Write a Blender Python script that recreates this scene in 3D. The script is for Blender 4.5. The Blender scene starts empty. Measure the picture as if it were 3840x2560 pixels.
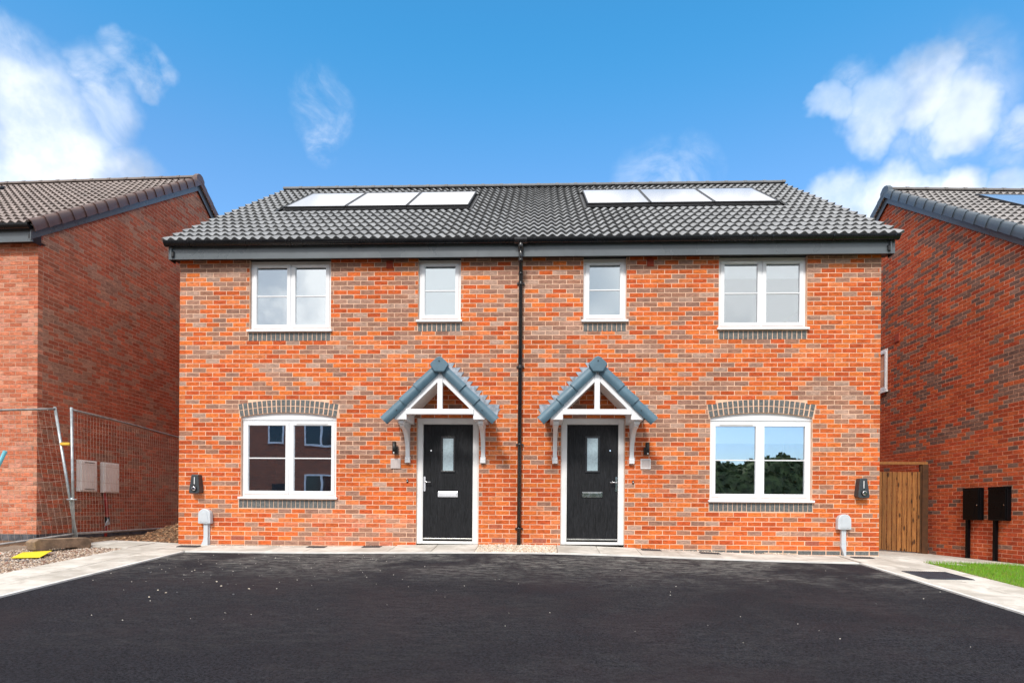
import bpy, math, random
import numpy as np
from mathutils import Vector, Matrix, Euler
random.seed(7); rng=np.random.default_rng(7)
D=bpy.data; scene=bpy.context.scene; COL=scene.collection
R_=math.radians
# ------------------------------------------------------------------ camera
CAM=(5.96945,-10.17182,0.61867); YAW=-0.04068; PITCH=-0.00174; ROLL=0.00781; F=2344.877; PY=1913.095
def cam_axes():
    f=Vector((math.sin(YAW)*math.cos(PITCH),math.cos(YAW)*math.cos(PITCH),math.sin(PITCH)))
    r=Vector((math.cos(YAW),-math.sin(YAW),0)); u=r.cross(f)
    c,s=math.cos(ROLL),math.sin(ROLL)
    return c*r+s*u, c*u-s*r, f
AR,AU,AF=cam_axes()
cam=D.cameras.new('camera'); co=D.objects.new('camera',cam); COL.objects.link(co)
M=Matrix((( AR.x,AU.x,-AF.x,CAM[0]),(AR.y,AU.y,-AF.y,CAM[1]),(AR.z,AU.z,-AF.z,CAM[2]),(0,0,0,1)))
co.matrix_world=M
cam.sensor_width=36; cam.sensor_fit='HORIZONTAL'; cam.lens=F/3840*36; cam.shift_y=(PY-1280)/3840
cam.clip_start=.05; cam.clip_end=2000
scene.camera=co
def pix_dir(px,py):   # photograph pixel -> direction (used once, to aim the clouds)
    d=AF+AR*((px-1920)/F)-AU*((py-PY)/F); return d.normalized()
# ------------------------------------------------------------------ light
scene.view_settings.view_transform='Standard'; scene.view_settings.look='None'
scene.view_settings.exposure=0.70; scene.view_settings.gamma=1; scene.view_settings.use_curve_mapping=False
SUN_EL=44; SUN_AZ=15      # azimuth: degrees to the left of straight behind the camera
sd=Vector((-math.sin(R_(SUN_AZ))*math.cos(R_(SUN_EL)),-math.cos(R_(SUN_AZ))*math.cos(R_(SUN_EL)),math.sin(R_(SUN_EL))))
sl=D.lights.new('sun','SUN'); sl.energy=1.95; sl.angle=R_(11); sl.color=(1,.955,.89)
so=D.objects.new('sun',sl); COL.objects.link(so); so.rotation_euler=sd.to_track_quat('Z','Y').to_euler()
world=D.worlds.new('World'); scene.world=world; world.use_nodes=True
nt=world.node_tree; nt.nodes.clear()
class NB:
    def __init__(s,nt): s.nt=nt
    def n(s,t,**k):
        n=s.nt.nodes.new(t)
        for a,b in k.items():
            if a[0]=='_': n.inputs[a[1:]].default_value=b
            else: setattr(n,a,b)
        return n
    def l(s,a,b): s.nt.links.new(a,b)
    def math(s,op,a,b=None,c=None,clamp=False):
        n=s.nt.nodes.new('ShaderNodeMath'); n.operation=op; n.use_clamp=clamp
        for i,v in enumerate((a,b,c)):
            if v is None: continue
            if hasattr(v,'is_output'): s.l(v,n.inputs[i])
            else: n.inputs[i].default_value=v
        return n.outputs[0]
    def mix(s,f,a,b,mode='MIX'):
        n=s.nt.nodes.new('ShaderNodeMix'); n.data_type='RGBA'; n.blend_type=mode
        for i,v in ((0,f),(6,a),(7,b)):
            if hasattr(v,'is_output'): s.l(v,n.inputs[i])
            elif i==0: n.inputs[i].default_value=v
            else: n.inputs[i].default_value=(*v,1) if len(v)==3 else v
        return n.outputs[2]
    def noise(s,vec,scale,detail=4,rough=.55,dist=0):
        n=s.n('ShaderNodeTexNoise'); n.inputs['Scale'].default_value=scale; n.inputs['Detail'].default_value=detail
        n.inputs['Roughness'].default_value=rough; n.inputs['Distortion'].default_value=dist
        if vec is not None: s.l(vec,n.inputs['Vector'])
        return n
    def ramp(s,v,a,b,c0=0.,c1=1.,smooth=True):
        n=s.n('ShaderNodeMapRange'); n.interpolation_type='SMOOTHSTEP' if smooth else 'LINEAR'
        s.l(v,n.inputs[0]); n.inputs[1].default_value=a; n.inputs[2].default_value=b; n.inputs[3].default_value=c0; n.inputs[4].default_value=c1
        return n.outputs[0]
    def mapping(s,vec,scale=(1,1,1),rot=(0,0,0),loc=(0,0,0)):
        n=s.n('ShaderNodeMapping'); s.l(vec,n.inputs[0]); n.inputs['Scale'].default_value=scale; n.inputs['Rotation'].default_value=rot; n.inputs['Location'].default_value=loc
        return n.outputs[0]
w=NB(nt)
sky=w.n('ShaderNodeTexSky'); sky.sky_type='NISHITA'; sky.sun_disc=False; sky.sun_elevation=R_(SUN_EL)
sky.sun_rotation=math.atan2(sd.x,sd.y); sky.air_density=1.0; sky.dust_density=1.1; sky.ozone_density=1.6
tc=w.n('ShaderNodeTexCoord')
wn=w.noise(tc.outputs['Generated'],3.2,6,.6)
vs=w.n('ShaderNodeVectorMath',operation='SUBTRACT'); w.l(wn.outputs['Color'],vs.inputs[0]); vs.inputs[1].default_value=(.5,.5,.5)
vm=w.n('ShaderNodeVectorMath',operation='SCALE'); w.l(vs.outputs[0],vm.inputs[0]); vm.inputs['Scale'].default_value=.20
va=w.n('ShaderNodeVectorMath',operation='ADD'); w.l(tc.outputs['Generated'],va.inputs[0]); w.l(vm.outputs[0],va.inputs[1])
vn=w.n('ShaderNodeVectorMath',operation='NORMALIZE'); w.l(va.outputs[0],vn.inputs[0])
BL=[(40,300,180,.92),(150,370,145,.92),(0,215,70,.5),(265,400,85,.9),(330,390,75,.8),
 (1985,235,75,.72),(2100,190,85,.7),(2190,250,75,.62),(1885,215,42,.55),(2010,470,105,1),(1900,450,70,.8),(2140,470,85,.95),(2290,450,60,.6)]
acc=None
for (x,y,r,s_) in BL:
    d=pix_dir(x*1.63265,y*1.63265); d2=pix_dir((x+r)*1.63265,y*1.63265); ca=d.dot(d2)
    vd=w.n('ShaderNodeVectorMath',operation='DOT_PRODUCT'); w.l(vn.outputs[0],vd.inputs[0]); vd.inputs[1].default_value=d
    m=w.ramp(vd.outputs['Value'],1-(1-ca)*2.1,1-(1-ca)*.30,0,s_)
    acc=m if acc is None else w.math('MAXIMUM',acc,m)
WS=[(10,150,85,.5),(200,200,80,.6),(240,260,70,.6),(255,85,35,.35),(300,105,40,.45),(345,140,36,.55),(350,175,22,.4),(2150,225,110,.4),(1935,200,55,.35),(1530,400,70,.3),(2310,320,60,.5),(735,235,50,.55),(745,285,45,.6),(715,200,30,.4)]
acc3=None
for (x,y,r,s_) in WS:
    d=pix_dir(x*1.63265,y*1.63265); d2=pix_dir((x+r)*1.63265,y*1.63265); ca=d.dot(d2)
    vd=w.n('ShaderNodeVectorMath',operation='DOT_PRODUCT'); w.l(vn.outputs[0],vd.inputs[0]); vd.inputs[1].default_value=d
    m=w.ramp(vd.outputs['Value'],1-(1-ca)*3.2,1,0,s_)
    acc3=m if acc3 is None else w.math('MAXIMUM',acc3,m)
wsn=w.noise(w.mapping(tc.outputs['Generated'],(1,1,1),(.3,.5,.2)),11,6,.6,.8)
acc3=w.math('MULTIPLY',acc3,w.ramp(wsn.outputs[0],.32,.68))
sep=w.n('ShaderNodeSeparateXYZ'); w.l(tc.outputs['Generated'],sep.inputs[0])
# broken cloud overhead and behind the camera, as the panes and panels reflect it
cn=w.noise(w.mapping(tc.outputs['Generated'],(1,1,1.6),(0,0,.6)),2.1,7,.6,.4)
back=w.ramp(sep.outputs['Y'],.25,-.25)
vw=w.n('ShaderNodeVectorMath',operation='SCALE'); w.l(vs.outputs[0],vw.inputs[0]); vw.inputs['Scale'].default_value=.5
sw_=w.n('ShaderNodeSeparateXYZ'); w.l(vw.outputs[0],sw_.inputs[0])
hi=w.math('MULTIPLY_ADD',sep.outputs['Y'],-.838,sep.outputs['Z']); hi=w.math('MULTIPLY_ADD',sw_.outputs['Z'],.14,hi)
ax=w.math('ABSOLUTE',w.math('MULTIPLY_ADD',sw_.outputs['X'],1.3,sep.outputs['X']))
zen=w.math('MULTIPLY',w.ramp(hi,.0,.034),w.ramp(ax,.60,.40))
top=w.ramp(sep.outputs['Z'],.66,.80)
cover=w.math('MAXIMUM',w.math('MAXIMUM',back,top),zen)
cl=w.ramp(cn.outputs[0],.22,.44)
lowclear=w.math('MULTIPLY',w.ramp(sep.outputs['Z'],.25,.13),w.ramp(sep.outputs['X'],-.02,.16))
cover=w.math('MULTIPLY',cover,w.math('SUBTRACT',1.,lowclear))
m2=w.math('MULTIPLY',cover,w.math('MAXIMUM',cl,w.math('MULTIPLY',zen,w.ramp(cn.outputs[0],.1,.3))))
det=w.noise(tc.outputs['Generated'],7,6,.62)
dd=w.ramp(det.outputs[0],.3,.65,.45,1.0)
acc=w.math('MULTIPLY',acc,dd)
mask=w.math('MAXIMUM',w.math('MAXIMUM',acc,acc3),m2,clamp=True)
hs=w.n('ShaderNodeHueSaturation'); w.l(sky.outputs[0],hs.inputs['Color']); hs.inputs['Saturation'].default_value=1.25
sz=w.n('ShaderNodeSeparateXYZ'); w.l(tc.outputs['Generated'],sz.inputs[0])
b1=w.n('ShaderNodeBackground'); w.l(w.mix(1.,hs.outputs[0],w.mix(w.ramp(sz.outputs['Z'],.40,.62),w.mix(w.ramp(sz.outputs['Z'],.10,.40),(.66,.80,1.02),(1.10,1.14,1.12)),(.58,1.24,1.20)),'MULTIPLY'),b1.inputs[0]); b1.inputs[1].default_value=.15
gn=w.noise(tc.outputs['Generated'],4.5,5,.6)
cc=w.mix(w.ramp(gn.outputs[0],.33,.50),(.60,.67,.77),(1.22,1.22,1.23))
b2=w.n('ShaderNodeBackground'); w.l(cc,b2.inputs[0]); b2.inputs[1].default_value=.69
mx=w.n('ShaderNodeMixShader'); w.l(mask,mx.inputs[0]); w.l(b1.outputs[0],mx.inputs[1]); w.l(b2.outputs[0],mx.inputs[2])
ow=w.n('ShaderNodeOutputWorld'); w.l(mx.outputs[0],ow.inputs[0])
# ------------------------------------------------------------------ helpers
def obj(name,mesh,parent=None,loc=(0,0,0),rot=(0,0,0),**props):
    o=D.objects.new(name,mesh); COL.objects.link(o)
    if parent is not None: o.parent=parent
    o.location=loc; o.rotation_euler=rot
    for k,v in props.items(): o[k]=v
    return o
def thing(name,label,cat,loc=(0,0,0),rz=0,group=None):
    o=obj(name,None,None,loc,(0,0,rz),label=label,category=cat)
    if group: o['group']=group
    o.empty_display_size=.1
    return o
class MB:
    def __init__(s): s.v=[]; s.f=[]; s.c=[]; s.sm=[]
    def add(s,vs,fs,col=(1,1,1),smooth=False):
        b=len(s.v); s.v.extend([tuple(x) for x in vs])
        for f in fs: s.f.append(tuple(i+b for i in f)); s.c.append(col); s.sm.append(smooth)
        return s
    def box(s,x0,x1,y0,y1,z0,z1,col=(1,1,1),ch=0.):
        if ch:   # chamfer on the -y (outer) face
            v=[(x0+ch,y0,z0+ch),(x1-ch,y0,z0+ch),(x1-ch,y0,z1-ch),(x0+ch,y0,z1-ch),(x0,y0+ch,z0),(x1,y0+ch,z0),(x1,y0+ch,z1),(x0,y0+ch,z1),(x0,y1,z0),(x1,y1,z0),(x1,y1,z1),(x0,y1,z1)]
            f=[(0,1,2,3),(4,5,1,0),(5,6,2,1),(6,7,3,2),(7,4,0,3),(8,9,5,4),(9,10,6,5),(10,11,7,6),(11,8,4,7)]
            return s.add(v,f,col)
        v=[(x0,y0,z0),(x1,y0,z0),(x1,y1,z0),(x0,y1,z0),(x0,y0,z1),(x1,y0,z1),(x1,y1,z1),(x0,y1,z1)]
        return s.add(v,[(0,3,2,1),(4,5,6,7),(0,1,5,4),(1,2,6,5),(2,3,7,6),(3,0,4,7)],col)
    def prism(s,pts,axis,a,b,col=(1,1,1),smooth=False):
        # pts 2D; axis 'y': (x,z) extruded in y; 'x': (y,z); 'z': (x,y)
        def P(p,t): return {'y':(p[0],t,p[1]),'x':(t,p[0],p[1]),'z':(p[0],p[1],t)}[axis]
        n=len(pts); ar=sum(pts[i][0]*pts[(i+1)%n][1]-pts[(i+1)%n][0]*pts[i][1] for i in range(n))
        flip=(ar<0)
        if axis=='y': flip=not flip
        if a>b: a,b=b,a
        v=[P(p,a) for p in pts]+[P(p,b) for p in pts]
        fs=[tuple(range(n-1,-1,-1)),tuple(range(n,2*n))]+[(i,(i+1)%n,(i+1)%n+n,i+n) for i in range(n)]
        if flip: fs=[f[::-1] for f in fs]
        s.add(v,fs[:2],col); b0=len(s.v)-2*n
        for f in fs[2:]: s.f.append(tuple(i+b0 for i in f)); s.c.append(col); s.sm.append(smooth)
        return s
    def tube(s,pts,r,n=8,col=(1,1,1),cap=True,smooth=True):
        pts=[Vector(p) for p in pts]; rs=r if hasattr(r,'__len__') else [r]*len(pts)
        rings=[]; up=Vector((0,0,1))
        for i,p in enumerate(pts):
            t=(pts[min(i+1,len(pts)-1)]-pts[max(i-1,0)]).normalized()
            a=t.cross(up)
            if a.length<.2: a=t.cross(Vector((0,1,0)))
            a.normalize(); b=t.cross(a).normalized()
            rings.append([p+rs[i]*(math.cos(2*math.pi*k/n)*a+math.sin(2*math.pi*k/n)*b) for k in range(n)])
        v=[x for q in rings for x in q]; f=[]
        for i in range(len(pts)-1):
            for k in range(n): f.append((i*n+k,i*n+(k+1)%n,(i+1)*n+(k+1)%n,(i+1)*n+k))
        s.add(v,f,col,smooth)
        if cap:
            b0=len(s.v)-len(v)
            s.f.append(tuple(b0+k for k in range(n-1,-1,-1))); s.c.append(col); s.sm.append(False)
            e=b0+(len(pts)-1)*n; s.f.append(tuple(e+k for k in range(n))); s.c.append(col); s.sm.append(False)
        return s
    def mesh(s,name,mat):
        me=D.meshes.new(name); me.from_pydata(s.v,[],s.f)
        me.materials.append(mat)
        at=me.color_attributes.new('tint','FLOAT_COLOR','CORNER')
        lt=np.empty(len(me.polygons),dtype=np.int32); me.polygons.foreach_get('loop_total',lt)
        c=np.array(s.c,dtype=np.float32); c=np.concatenate([c,np.ones((len(c),1),np.float32)],1)
        at.data.foreach_set('color',np.repeat(c,lt,axis=0).ravel())
        me.polygons.foreach_set('use_smooth',s.sm); me.update()
        return me
    def obj(s,name,mat,parent=None,loc=(0,0,0),rot=(0,0,0),bevel=0,**k):
        o=obj(name,s.mesh(name,mat),parent,loc,rot,**k)
        if bevel:
            b=o.modifiers.new('bevel','BEVEL'); b.width=bevel; b.segments=2; b.limit_method='ANGLE'; b.angle_limit=R_(40)
        return o
MATS={}
def material(name,build):
    m=D.materials.new(name); m.use_nodes=True; t=m.node_tree; t.nodes.clear(); b=NB(t)
    p=b.n('ShaderNodeBsdfPrincipled'); o=b.n('ShaderNodeOutputMaterial'); b.l(p.outputs[0],o.inputs[0])
    build(b,p,o); MATS[name]=m; return m
def bump(b,p,h,strength=.3,dist=.005):
    n=b.n('ShaderNodeBump'); n.inputs['Strength'].default_value=strength; n.inputs['Distance'].default_value=dist
    b.l(h,n.inputs['Height']); b.l(n.outputs[0],p.inputs['Normal'])
def geo(b): return b.n('ShaderNodeNewGeometry').outputs['Position']
def tintcol(b,objcol):
    a=b.n('ShaderNodeAttribute'); a.attribute_name='tint'
    if objcol: return b.mix(1.,b.n('ShaderNodeObjectInfo').outputs['Color'],a.outputs['Color'],'MULTIPLY')
    return a.outputs['Color']
def simple(name,col,rough=.5,var=.12,scale=8,metal=0,bmp=0,bscale=200,spec=.5,coat=0):
    def f(b,p,o):
        P=geo(b); n=b.noise(P,scale,5,.6)
        v=b.ramp(n.outputs[0],.3,.7,1-var,1+var)
        c=b.mix(1.,col,(1,1,1),'MULTIPLY')
        vv=b.n('ShaderNodeVectorMath',operation='SCALE'); b.l(c,vv.inputs[0]); b.l(v,vv.inputs['Scale'])
        b.l(vv.outputs[0],p.inputs['Base Color'])
        b.l(b.ramp(n.outputs[0],.3,.7,rough*.85,min(1,rough*1.15)),p.inputs['Roughness'])
        p.inputs['Metallic'].default_value=metal; p.inputs['Specular IOR Level'].default_value=spec; p.inputs['Coat Weight'].default_value=coat
        if bmp: bump(b,p,b.noise(P,bscale,3).outputs[0],bmp,.002)
    return material(name,f)
def brick_mat(name,objcol,efflo=.0,dull=0.):
    def f(b,p,o):
        P=geo(b); t=tintcol(b,objcol)
        st=b.mapping(P,(8,8,34)); n1=b.noise(st,1.6,5,.65,.6)
        n2=b.noise(P,130,3,.6); big=b.noise(P,.9,4,.6)
        v=b.math('MULTIPLY',b.ramp(n1.outputs[0],.28,.72,.64,1.30),b.ramp(n2.outputs[0],.25,.75,.84,1.14))
        v=b.math('MULTIPLY',v,b.ramp(big.outputs[0],.3,.7,.9,1.08))
        vv=b.n('ShaderNodeVectorMath',operation='SCALE'); b.l(t,vv.inputs[0]); b.l(v,vv.inputs['Scale'])
        # mortar smears and lime bloom left on the face
        n3=b.noise(b.mapping(P,(5,5,9)),1.7,7,.7,.8)
        sm=b.ramp(n3.outputs[0],.60-efflo,.80-efflo,0,.5+efflo)
        c=b.mix(sm,vv.outputs[0],(.60,.42,.33))
        b.l(c,p.inputs['Base Color']); p.inputs['Roughness'].default_value=.92; p.inputs['Specular IOR Level'].default_value=.2
        h=b.math('ADD',n1.outputs[0],b.math('MULTIPLY',n2.outputs[0],.35)); bump(b,p,h,.7,.006)
    return material(name,f)
brick_a=brick_mat('brick_face',False); brick_o=brick_mat('brick_face_single',True)
brickL_a=brick_mat('brick_face_bloom',False,.06); brickL_o=brick_mat('brick_face_bloom_single',True,.06)
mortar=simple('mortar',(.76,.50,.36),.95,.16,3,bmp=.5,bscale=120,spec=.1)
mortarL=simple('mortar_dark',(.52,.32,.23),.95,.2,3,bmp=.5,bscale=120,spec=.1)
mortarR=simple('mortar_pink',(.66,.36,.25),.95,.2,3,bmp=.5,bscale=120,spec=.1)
def bluebrick(b,p,o):
    P=geo(b); n=b.noise(P,22,5,.7); n2=b.noise(P,60,4,.75,1.)
    c=b.mix(b.ramp(n.outputs[0],.35,.7),(.085,.092,.092),(.17,.178,.175))
    c=b.mix(b.ramp(n2.outputs[0],.57,.70,0,.65),c,(.5,.42,.36)); b.l(c,p.inputs['Base Color']); p.inputs['Roughness'].default_value=.8
    bump(b,p,n2.outputs[0],.6,.005)
blue=material('blue_grey_brick',bluebrick)
upvc=simple('white_upvc',(.82,.83,.85),.32,.03,2,spec=.45)
upvcd=simple('white_painted_frame',(.80,.79,.78),.38,.05,3)
soffitm=simple('black_soffit',(.012,.012,.013),.35,.1,3)
fasciam=simple('anthracite_fascia',(.095,.112,.125),.30,.1,1.5,spec=.6)
gutterm=simple('black_gutter',(.008,.009,.011),.22,.2,9,spec=.35)
pipem=simple('black_pipe',(.02,.02,.022),.22,.2,9,spec=.7)
def tile_mat(name,objcol):
    def f(b,p,o):
        P=geo(b); t=tintcol(b,objcol); n=b.noise(P,5,5,.65); n2=b.noise(P,160,2,.6)
        v=b.math('MULTIPLY',b.ramp(n.outputs[0],.3,.7,.85,1.12),b.ramp(n2.outputs[0],.3,.7,.88,1.1))
        vv=b.n('ShaderNodeVectorMath',operation='SCALE'); b.l(t,vv.inputs[0]); b.l(v,vv.inputs['Scale']); b.l(vv.outputs[0],p.inputs['Base Color'])
        p.inputs['Roughness'].default_value=.62; bump(b,p,n2.outputs[0],.3,.002)
    return material(name,f)
tile_a=tile_mat('concrete_tile',False); tile_o=tile_mat('concrete_tile_single',True)
felt=simple('roof_underlay',(.02,.02,.02),.9)
def glassm(name,refl,tint,rough=0.0,trans=(.75,.8,.8)):
    def f(b,p,o):
        g=b.n('ShaderNodeBsdfGlossy'); g.inputs['Color'].default_value=(*tint,1); g.inputs['Roughness'].default_value=rough
        P=geo(b); n=b.noise(P,1.3,2); bm=b.n('ShaderNodeBump'); bm.inputs['Strength'].default_value=.05; bm.inputs['Distance'].default_value=.02
        b.l(n.outputs[0],bm.inputs['Height']); b.l(bm.outputs[0],g.inputs['Normal'])
        t=b.n('ShaderNodeBsdfTransparent'); t.inputs[0].default_value=(*trans,1)
        m=b.n('ShaderNodeMixShader'); m.inputs[0].default_value=refl
        fr=b.n('ShaderNodeFresnel'); fr.inputs[0].default_value=1.5
        b.l(b.math('MULTIPLY_ADD',fr.outputs[0],1-refl,refl-.03,clamp=True),m.inputs[0])
        b.l(t.outputs[0],m.inputs[1]); b.l(g.outputs[0],m.inputs[2]); b.l(m.outputs[0],o.inputs[0])
    return material(name,f)
glass=glassm('coated_window_glass',.62,(.93,.97,1.0))
glass2=glassm('clear_window_glass',.34,(.93,.97,1.0),0.0,(.93,.96,.96))
frost=simple('frosted_glass',(.36,.47,.52),.28,.05,25,bmp=.15,bscale=200,spec=.8,coat=.5)
obscure=glassm('obscure_bathroom_glass',.50,(.9,.96,1),.08)
blindm=simple('white_roller_blind',(.80,.81,.82),.8,.03)
frostblind=simple('pale_screen',(.68,.78,.80),.8,.04)
plaster=simple('painted_plaster',(.45,.44,.42),.9,.05,1)
floorm=simple('interior_floor',(.20,.17,.14),.8)
def doorm(b,p,o):
    P=geo(b); n=b.noise(b.mapping(P,(26,26,2.2)),2.2,6,.7,1.6)
    c=b.mix(b.ramp(n.outputs[0],.35,.72),(.0045,.005,.006),(.024,.025,.029)); b.l(c,p.inputs['Base Color']); p.inputs['Roughness'].default_value=.5; p.inputs['Specular IOR Level'].default_value=.25
    bump(b,p,n.outputs[0],.9,.004)
door_m=material('black_woodgrain_door',doorm)
cassm=simple('black_cassette',(.012,.012,.014),.3)
chrome=simple('polished_chrome',(.8,.8,.82),.12,.05,9,metal=1)
alu=simple('aluminium_strip',(.5,.5,.48),.35,.1,9,metal=1)
lead=simple('lead_flashing',(.30,.33,.38),.5,.35,14,metal=.3,bmp=.5,bscale=60)
vergem=simple('blue_grey_verge',(.085,.158,.21),.5,.12,6,bmp=.25,bscale=300)
terra=simple('terracotta_airbrick',(.33,.048,.02),.8,.15,30)
dark=simple('dark_void',(.006,.006,.006),.9)
panelg=simple('solar_glass',(.45,.44,.47),.09,.02,1,spec=1.0,coat=1.0)
panelf=simple('black_panel_frame',(.02,.02,.022),.4)
grey_gl=simple('glossy_grey_plastic',(.55,.59,.63),.4,.06,6)
chargerm=simple('charcoal_charger',(.035,.042,.048),.38,.08,12)
lampblk=simple('black_lamp',(.012,.012,.012),.45)
whitep=simple('white_plastic',(.80,.80,.80),.4,.04)
plaquem=simple('frosted_plaque',(.55,.48,.46),.3,.06,20)
meterw=simple('beige_white_meter_box',(.88,.86,.82),.5,.06,4)
meterb=simple('black_meter_box',(.004,.004,.005),.3,.1,4,spec=.12)
redp=simple('red_duct',(.38,.03,.025),.45,.2,10)
galv=simple('galvanised_steel',(.42,.46,.48),.38,.2,12,metal=.6)
galvr=simple('dull_galvanised_rail',(.30,.28,.27),.55,.3,12,metal=.4)
wirem=simple('fence_wire',(.44,.32,.26),.6,.2,10,metal=.2)
concm=simple('stained_concrete',(.24,.165,.11),.9,.4,7,bmp=.6,bscale=50)
yellow=simple('yellow_plastic',(.85,.68,.03),.5,.08,5)
orangep=simple('orange_plastic',(.75,.12,.03),.5)
clipy=simple('yellow_clip',(.75,.45,.04),.5)
bluep=simple('light_blue_steel',(.12,.42,.50),.4,.1,8)
bagm=simple('clear_bag',(.55,.62,.66),.25)
ribm=simple('ribbed_steel_cover',(.075,.095,.12),.45,.2,10,metal=.4)
gratem=simple('dark_grate',(.05,.05,.055),.7,.3,60)
def woodm(b,p,o):
    t=tintcol(b,False); oi=b.n('ShaderNodeObjectInfo'); P=b.n('ShaderNodeTexCoord').outputs['Object']
    g=b.n('ShaderNodeNewGeometry').outputs['Position']
    n=b.noise(b.mapping(g,(40,40,2.4)),1.5,5,.65,.8)
    kn=b.n('ShaderNodeTexVoronoi'); kn.inputs['Scale'].default_value=1.; b.l(b.mapping(g,(9.5,9.5,3.8)),kn.inputs['Vector']); kn.inputs['Randomness'].default_value=1
    c=b.mix(b.ramp(n.outputs[0],.3,.7),(.16,.062,.016),(.38,.165,.045))
    r=b.math('MULTIPLY_ADD',oi.outputs['Random'],.6,.7); vv=b.n('ShaderNodeVectorMath',operation='SCALE'); b.l(c,vv.inputs[0]); b.l(r,vv.inputs['Scale'])
    c=b.mix(b.ramp(kn.outputs['Distance'],.25,.13,0,.9),vv.outputs[0],(.035,.012,.003)); b.l(c,p.inputs['Base Color']); p.inputs['Roughness'].default_value=.75
    bump(b,p,n.outputs[0],.4,.004)
wood=material('treated_timber',woodm)
woodd=simple('dark_timber_post',(.075,.030,.010),.8,.3,9)
def tarm(b,p,o):
    P=geo(b); n=b.noise(P,150,3,.75); vo=b.n('ShaderNodeTexVoronoi'); vo.inputs['Scale'].default_value=95; b.l(P,vo.inputs['Vector'])
    big=b.noise(P,.45,4,.6); n4=b.noise(P,46,4,.85); nn_=b.math('ADD',b.math('MULTIPLY',n.outputs[0],.35),b.math('MULTIPLY',n4.outputs[0],.65)); c=b.mix(b.ramp(nn_,.41,.61),(.0045,.005,.0068),(.043,.0445,.056)); c=b.mix(b.ramp(big.outputs[0],.35,.65,.0,.45),c,(.019,.0178,.0215))
    hue=b.noise(P,.8,3,.5); c=b.mix(b.ramp(hue.outputs[0],.45,.65,0,.35),c,(.034,.024,.028))
    # dusty scuffs, mostly by the house end
    sc=b.noise(b.mapping(P,(4,11,4)),1.3,8,.82,.5); pt=b.noise(P,.75,4,.6,.5)
    sy=b.n('ShaderNodeSeparateXYZ'); b.l(P,sy.inputs[0])
    near=b.ramp(sy.outputs['Y'],-3.4,-1.2,.07,1.)
    m=b.math('MULTIPLY',b.ramp(sc.outputs[0],.42,.62),b.math('MULTIPLY',b.ramp(pt.outputs[0],.36,.56,.05,1),near))
    c=b.mix(b.math('MULTIPLY',m,.9),c,(.22,.217,.205)); sp=b.ramp(vo.outputs['Distance'],.1,.02,0,.22)
    c=b.mix(sp,c,(.20,.19,.2)); b.l(c,p.inputs['Base Color'])
    p.inputs['Roughness'].default_value=.9; p.inputs['Specular IOR Level'].default_value=.12
    h=b.math('ADD',n.outputs[0],b.math('MULTIPLY',big.outputs[0],.6)); bump(b,p,h,1.0,.008)
tarmac=material('fresh_tarmac',tarm)
def slabm(b,p,o):
    P=geo(b); oi=b.n('ShaderNodeObjectInfo'); n=b.noise(P,2.2,6,.65,.8); n2=b.noise(P,90,3,.6)
    c=b.mix(b.ramp(n.outputs[0],.35,.68),(.43,.40,.35),(.66,.63,.575))
    r=b.math('MULTIPLY_ADD',oi.outputs['Random'],.16,.92); vv=b.n('ShaderNodeVectorMath',operation='SCALE'); b.l(c,vv.inputs[0]); b.l(r,vv.inputs['Scale'])
    b.l(vv.outputs[0],p.inputs['Base Color']); p.inputs['Roughness'].default_value=.85; bump(b,p,n2.outputs[0],.3,.003)
slab=material('paving_slab',slabm)
kerb=simple('concrete_edging',(.70,.69,.66),.85,.12,4,bmp=.3,bscale=90)
def soilm(b,p,o):
    P=geo(b); n=b.noise(P,6,7,.7,.4); n2=b.noise(P,35,5,.7)
    c=b.mix(b.ramp(n.outputs[0],.35,.68),(.085,.045,.022),(.23,.145,.085)); c=b.mix(b.ramp(n2.outputs[0],.55,.7,0,.6),c,(.34,.23,.14))
    b.l(c,p.inputs['Base Color']); p.inputs['Roughness'].default_value=.95; bump(b,p,n2.outputs[0],1.,.02)
soil=material('clay_soil',soilm)
grit=simple('grit_bed',(.25,.19,.14),.95,.3,30,bmp=1,bscale=40)
def gravm(b,p,o):
    t=tintcol(b,False); b.l(t,p.inputs['Base Color']); p.inputs['Roughness'].default_value=.8
gravel=material('gravel_stone',gravm)
def grassm(b,p,o):
    t=tintcol(b,False); b.l(t,p.inputs['Base Color']); p.inputs['Roughness'].default_value=.6
    tr=b.n('ShaderNodeBsdfTranslucent'); b.l(t,tr.inputs[0]); m=b.n('ShaderNodeMixShader'); m.inputs[0].default_value=.35
    b.l(p.outputs[0],m.inputs[1]); b.l(tr.outputs[0],m.inputs[2]); b.l(m.outputs[0],o.inputs[0])
grassb=material('grass_blade',grassm)
turf=simple('turf',(.12,.20,.03),.95,.4,14)
leafm=simple('far_foliage',(.075,.105,.035),.8,.5,1.5,bmp=1,bscale=2)

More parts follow.
